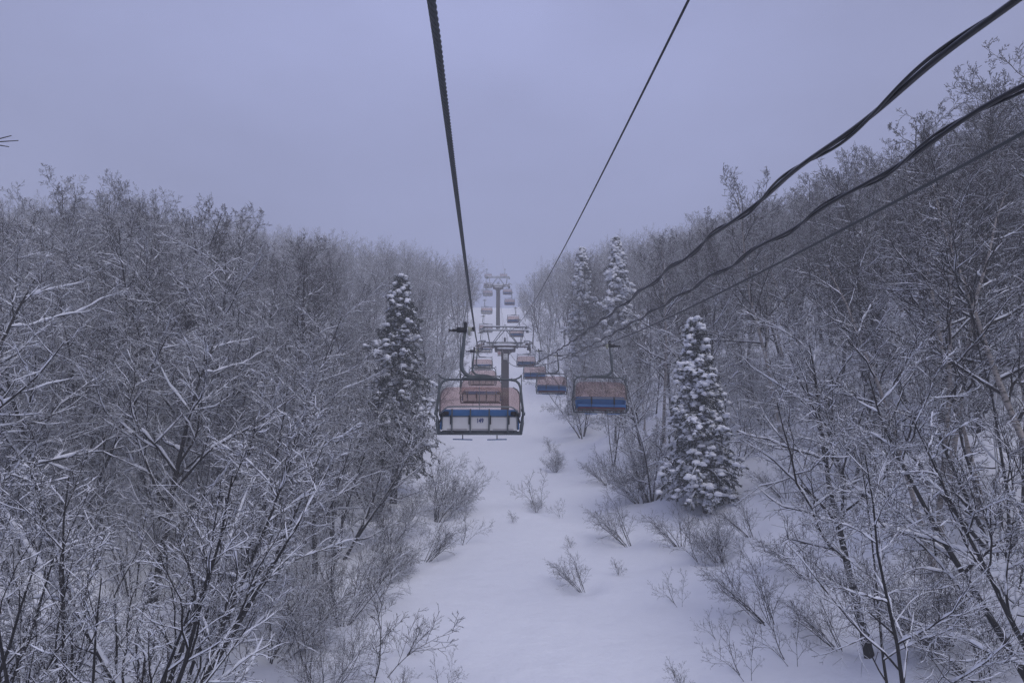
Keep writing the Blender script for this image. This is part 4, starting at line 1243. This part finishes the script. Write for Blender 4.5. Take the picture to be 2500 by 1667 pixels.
for n, lab in UP:
    y = y_of(n, CL)
    o = proto if first else copy_tree(proto)
    o.location = (xL(y), y, zrope(y, CL)); o.rotation_euler = (0, random.gauss(0, 0.006) if not first else 0.0, random.gauss(0, 0.01) if not first else 0)
    tag(o, lab, 'chairlift chair', 'chairs going up'); made.append(o); first = False
for n, lab in DOWN:
    y = y_of(n, CR)
    o = copy_tree(proto)
    o.location = (xR(y), y, zrope(y, CR)); o.rotation_euler = (0, random.gauss(0, 0.006) - (0.02 if n < 3 else 0), math.pi + random.gauss(0, 0.015))
    tag(o, lab, 'chairlift chair', 'chairs coming down'); made.append(o)
numeral([c for c in proto.children if c.name.startswith('back_panel')][0])

# ---- drop prototypes that found no place
for k in SPREAD + MULTI + TALL + BIRCH + SHRUB + TWIGS + THICK + CON:
    if not k.used:
        for ch in list(k.root.children): bpy.data.objects.remove(ch)
        bpy.data.objects.remove(k.root)
for o in bpy.data.objects:
    if 'H' in o: del o['H']

# ------------------------------------------------------------------ mist
bpy.context.view_layer.update()
hz = Acc()
zmin = float(GZ.min()) - 1.0
zmax = max([float(GZ.max())] + [(o.matrix_world @ Vector(c)).z for o in scene.objects if o.type == 'MESH' for c in (o.bound_box[1], o.bound_box[6])]) + 1.0
hz.box((0, 125, (zmin + zmax) / 2), (380, 370, zmax - zmin), 0)
M_HAZE = bpy.data.materials.new('low_cloud'); M_HAZE.use_nodes = True
nt = M_HAZE.node_tree; nt.nodes.clear()
out = nt.nodes.new('ShaderNodeOutputMaterial'); pv = nt.nodes.new('ShaderNodeVolumePrincipled')
pv.inputs['Color'].default_value = (0.93, 0.94, 0.97, 1); pv.inputs['Density'].default_value = 0.0026
pv.inputs['Anisotropy'].default_value = 0.1
nt.links.new(pv.outputs[0], out.inputs['Volume'])
haze = hz.build('haze', M_HAZE)
tag(haze, 'thin winter mist thickening up the slope', 'mist', kind='stuff')

# ------------------------------------------------------------------ light
SUN_EL, SUN_AZ = R(52), R(150)
w = bpy.data.worlds.new('World'); scene.world = w; w.use_nodes = True
nt = w.node_tree; bg = nt.nodes['Background']
sky = nt.nodes.new('ShaderNodeTexSky'); sky.sky_type = 'NISHITA'; sky.sun_disc = False
sky.sun_elevation = SUN_EL; sky.sun_rotation = SUN_AZ; sky.dust_density = 3.0; sky.air_density = 1.0
mix = nt.nodes.new('ShaderNodeMix'); mix.data_type = 'RGBA'; mix.inputs['Factor'].default_value = 0.78
mix.inputs['B'].default_value = (2.3, 2.45, 4.2, 1)       # even cloud layer over the blue
nt.links.new(sky.outputs['Color'], mix.inputs['A'])
tcw = nt.nodes.new('ShaderNodeTexCoord'); sxyz = nt.nodes.new('ShaderNodeSeparateXYZ'); nt.links.new(tcw.outputs['Generated'], sxyz.inputs['Vector'])
mrw = nt.nodes.new('ShaderNodeMapRange'); mrw.inputs['From Min'].default_value = 0; mrw.inputs['From Max'].default_value = 1
mrw.inputs['To Min'].default_value = 0.6; mrw.inputs['To Max'].default_value = 1.6       # an overcast sky is brighter overhead
nt.links.new(sxyz.outputs['Z'], mrw.inputs['Value'])
vm = nt.nodes.new('ShaderNodeVectorMath'); vm.operation = 'SCALE'
cn = nt.nodes.new('ShaderNodeTexNoise'); cn.inputs['Scale'].default_value = 2.2; cn.inputs['Detail'].default_value = 5
cmp_ = nt.nodes.new('ShaderNodeMapping'); cmp_.inputs['Scale'].default_value = (1, 1, 2.2)
nt.links.new(tcw.outputs['Generated'], cmp_.inputs['Vector']); nt.links.new(cmp_.outputs['Vector'], cn.inputs['Vector'])
cmr = nt.nodes.new('ShaderNodeMapRange'); cmr.inputs['To Min'].default_value = 0.72; cmr.inputs['To Max'].default_value = 1.28
nt.links.new(cn.outputs['Fac'], cmr.inputs['Value'])
cvm = nt.nodes.new('ShaderNodeVectorMath'); cvm.operation = 'SCALE'      # uneven cloud
nt.links.new(mix.outputs['Result'], cvm.inputs[0]); gl = nt.nodes.new('ShaderNodeVectorMath'); gl.operation = 'DOT_PRODUCT'; gl.inputs[1].default_value = (0.0, 0.955, 0.297)
nt.links.new(tcw.outputs['Generated'], gl.inputs[0])
gp = nt.nodes.new('ShaderNodeMapRange'); gp.interpolation_type = 'SMOOTHSTEP'; gp.inputs['From Min'].default_value = 0.55; gp.inputs['From Max'].default_value = 1.0
gp.inputs['To Min'].default_value = 0.83; gp.inputs['To Max'].default_value = 1.17
nt.links.new(gl.outputs['Value'], gp.inputs['Value'])
gm = nt.nodes.new('ShaderNodeMath'); gm.operation = 'MULTIPLY'; nt.links.new(gp.outputs['Result'], gm.inputs[0]); nt.links.new(cmr.outputs['Result'], gm.inputs[1])
nt.links.new(gm.outputs[0], cvm.inputs['Scale'])
nt.links.new(cvm.outputs['Vector'], vm.inputs[0]); nt.links.new(mrw.outputs['Result'], vm.inputs['Scale'])
nt.links.new(vm.outputs['Vector'], bg.inputs['Color'])
bg.inputs['Strength'].default_value = 0.13
sl_ = bpy.data.lights.new('sun', 'SUN'); sl_.energy = 1.15; sl_.angle = R(40); sl_.color = (1.0, 0.985, 0.97)
so = bpy.data.objects.new('sun', sl_); COL.objects.link(so)
dv = Vector((math.sin(SUN_AZ) * math.cos(SUN_EL), math.cos(SUN_AZ) * math.cos(SUN_EL), math.sin(SUN_EL)))
so.rotation_euler = dv.to_track_quat('Z', 'Y').to_euler(); so.location = (0, 0, 60)

# ------------------------------------------------------------------ camera and render settings
cd = bpy.data.cameras.new('camera'); cam = bpy.data.objects.new('camera', cd); COL.objects.link(cam)
cd.sensor_width = 36; cd.lens = 36 * F / 2500; cd.clip_start = 0.05; cd.clip_end = 2000
cam.location = (0, 0, 0); cam.rotation_euler = (math.pi / 2 + PITCH, 0, -YAW)
scene.camera = cam
scene.view_settings.view_transform = 'Standard'; scene.view_settings.look = 'None'
scene.view_settings.exposure = 0.0; scene.view_settings.gamma = 1.0
cy = scene.cycles
cy.max_bounces = 8; cy.diffuse_bounces = 5; cy.glossy_bounces = 2; cy.transmission_bounces = 3; cy.volume_bounces = 1; cy.transparent_max_bounces = 16
cy.caustics_reflective = False; cy.caustics_refractive = False
cy.use_denoising = True; cy.use_adaptive_sampling = True; cy.adaptive_threshold = 0.01; cy.denoising_prefilter = 'NONE'; cy.denoising_input_passes = 'RGB_ALBEDO_NORMAL'
scene.render.use_persistent_data = False
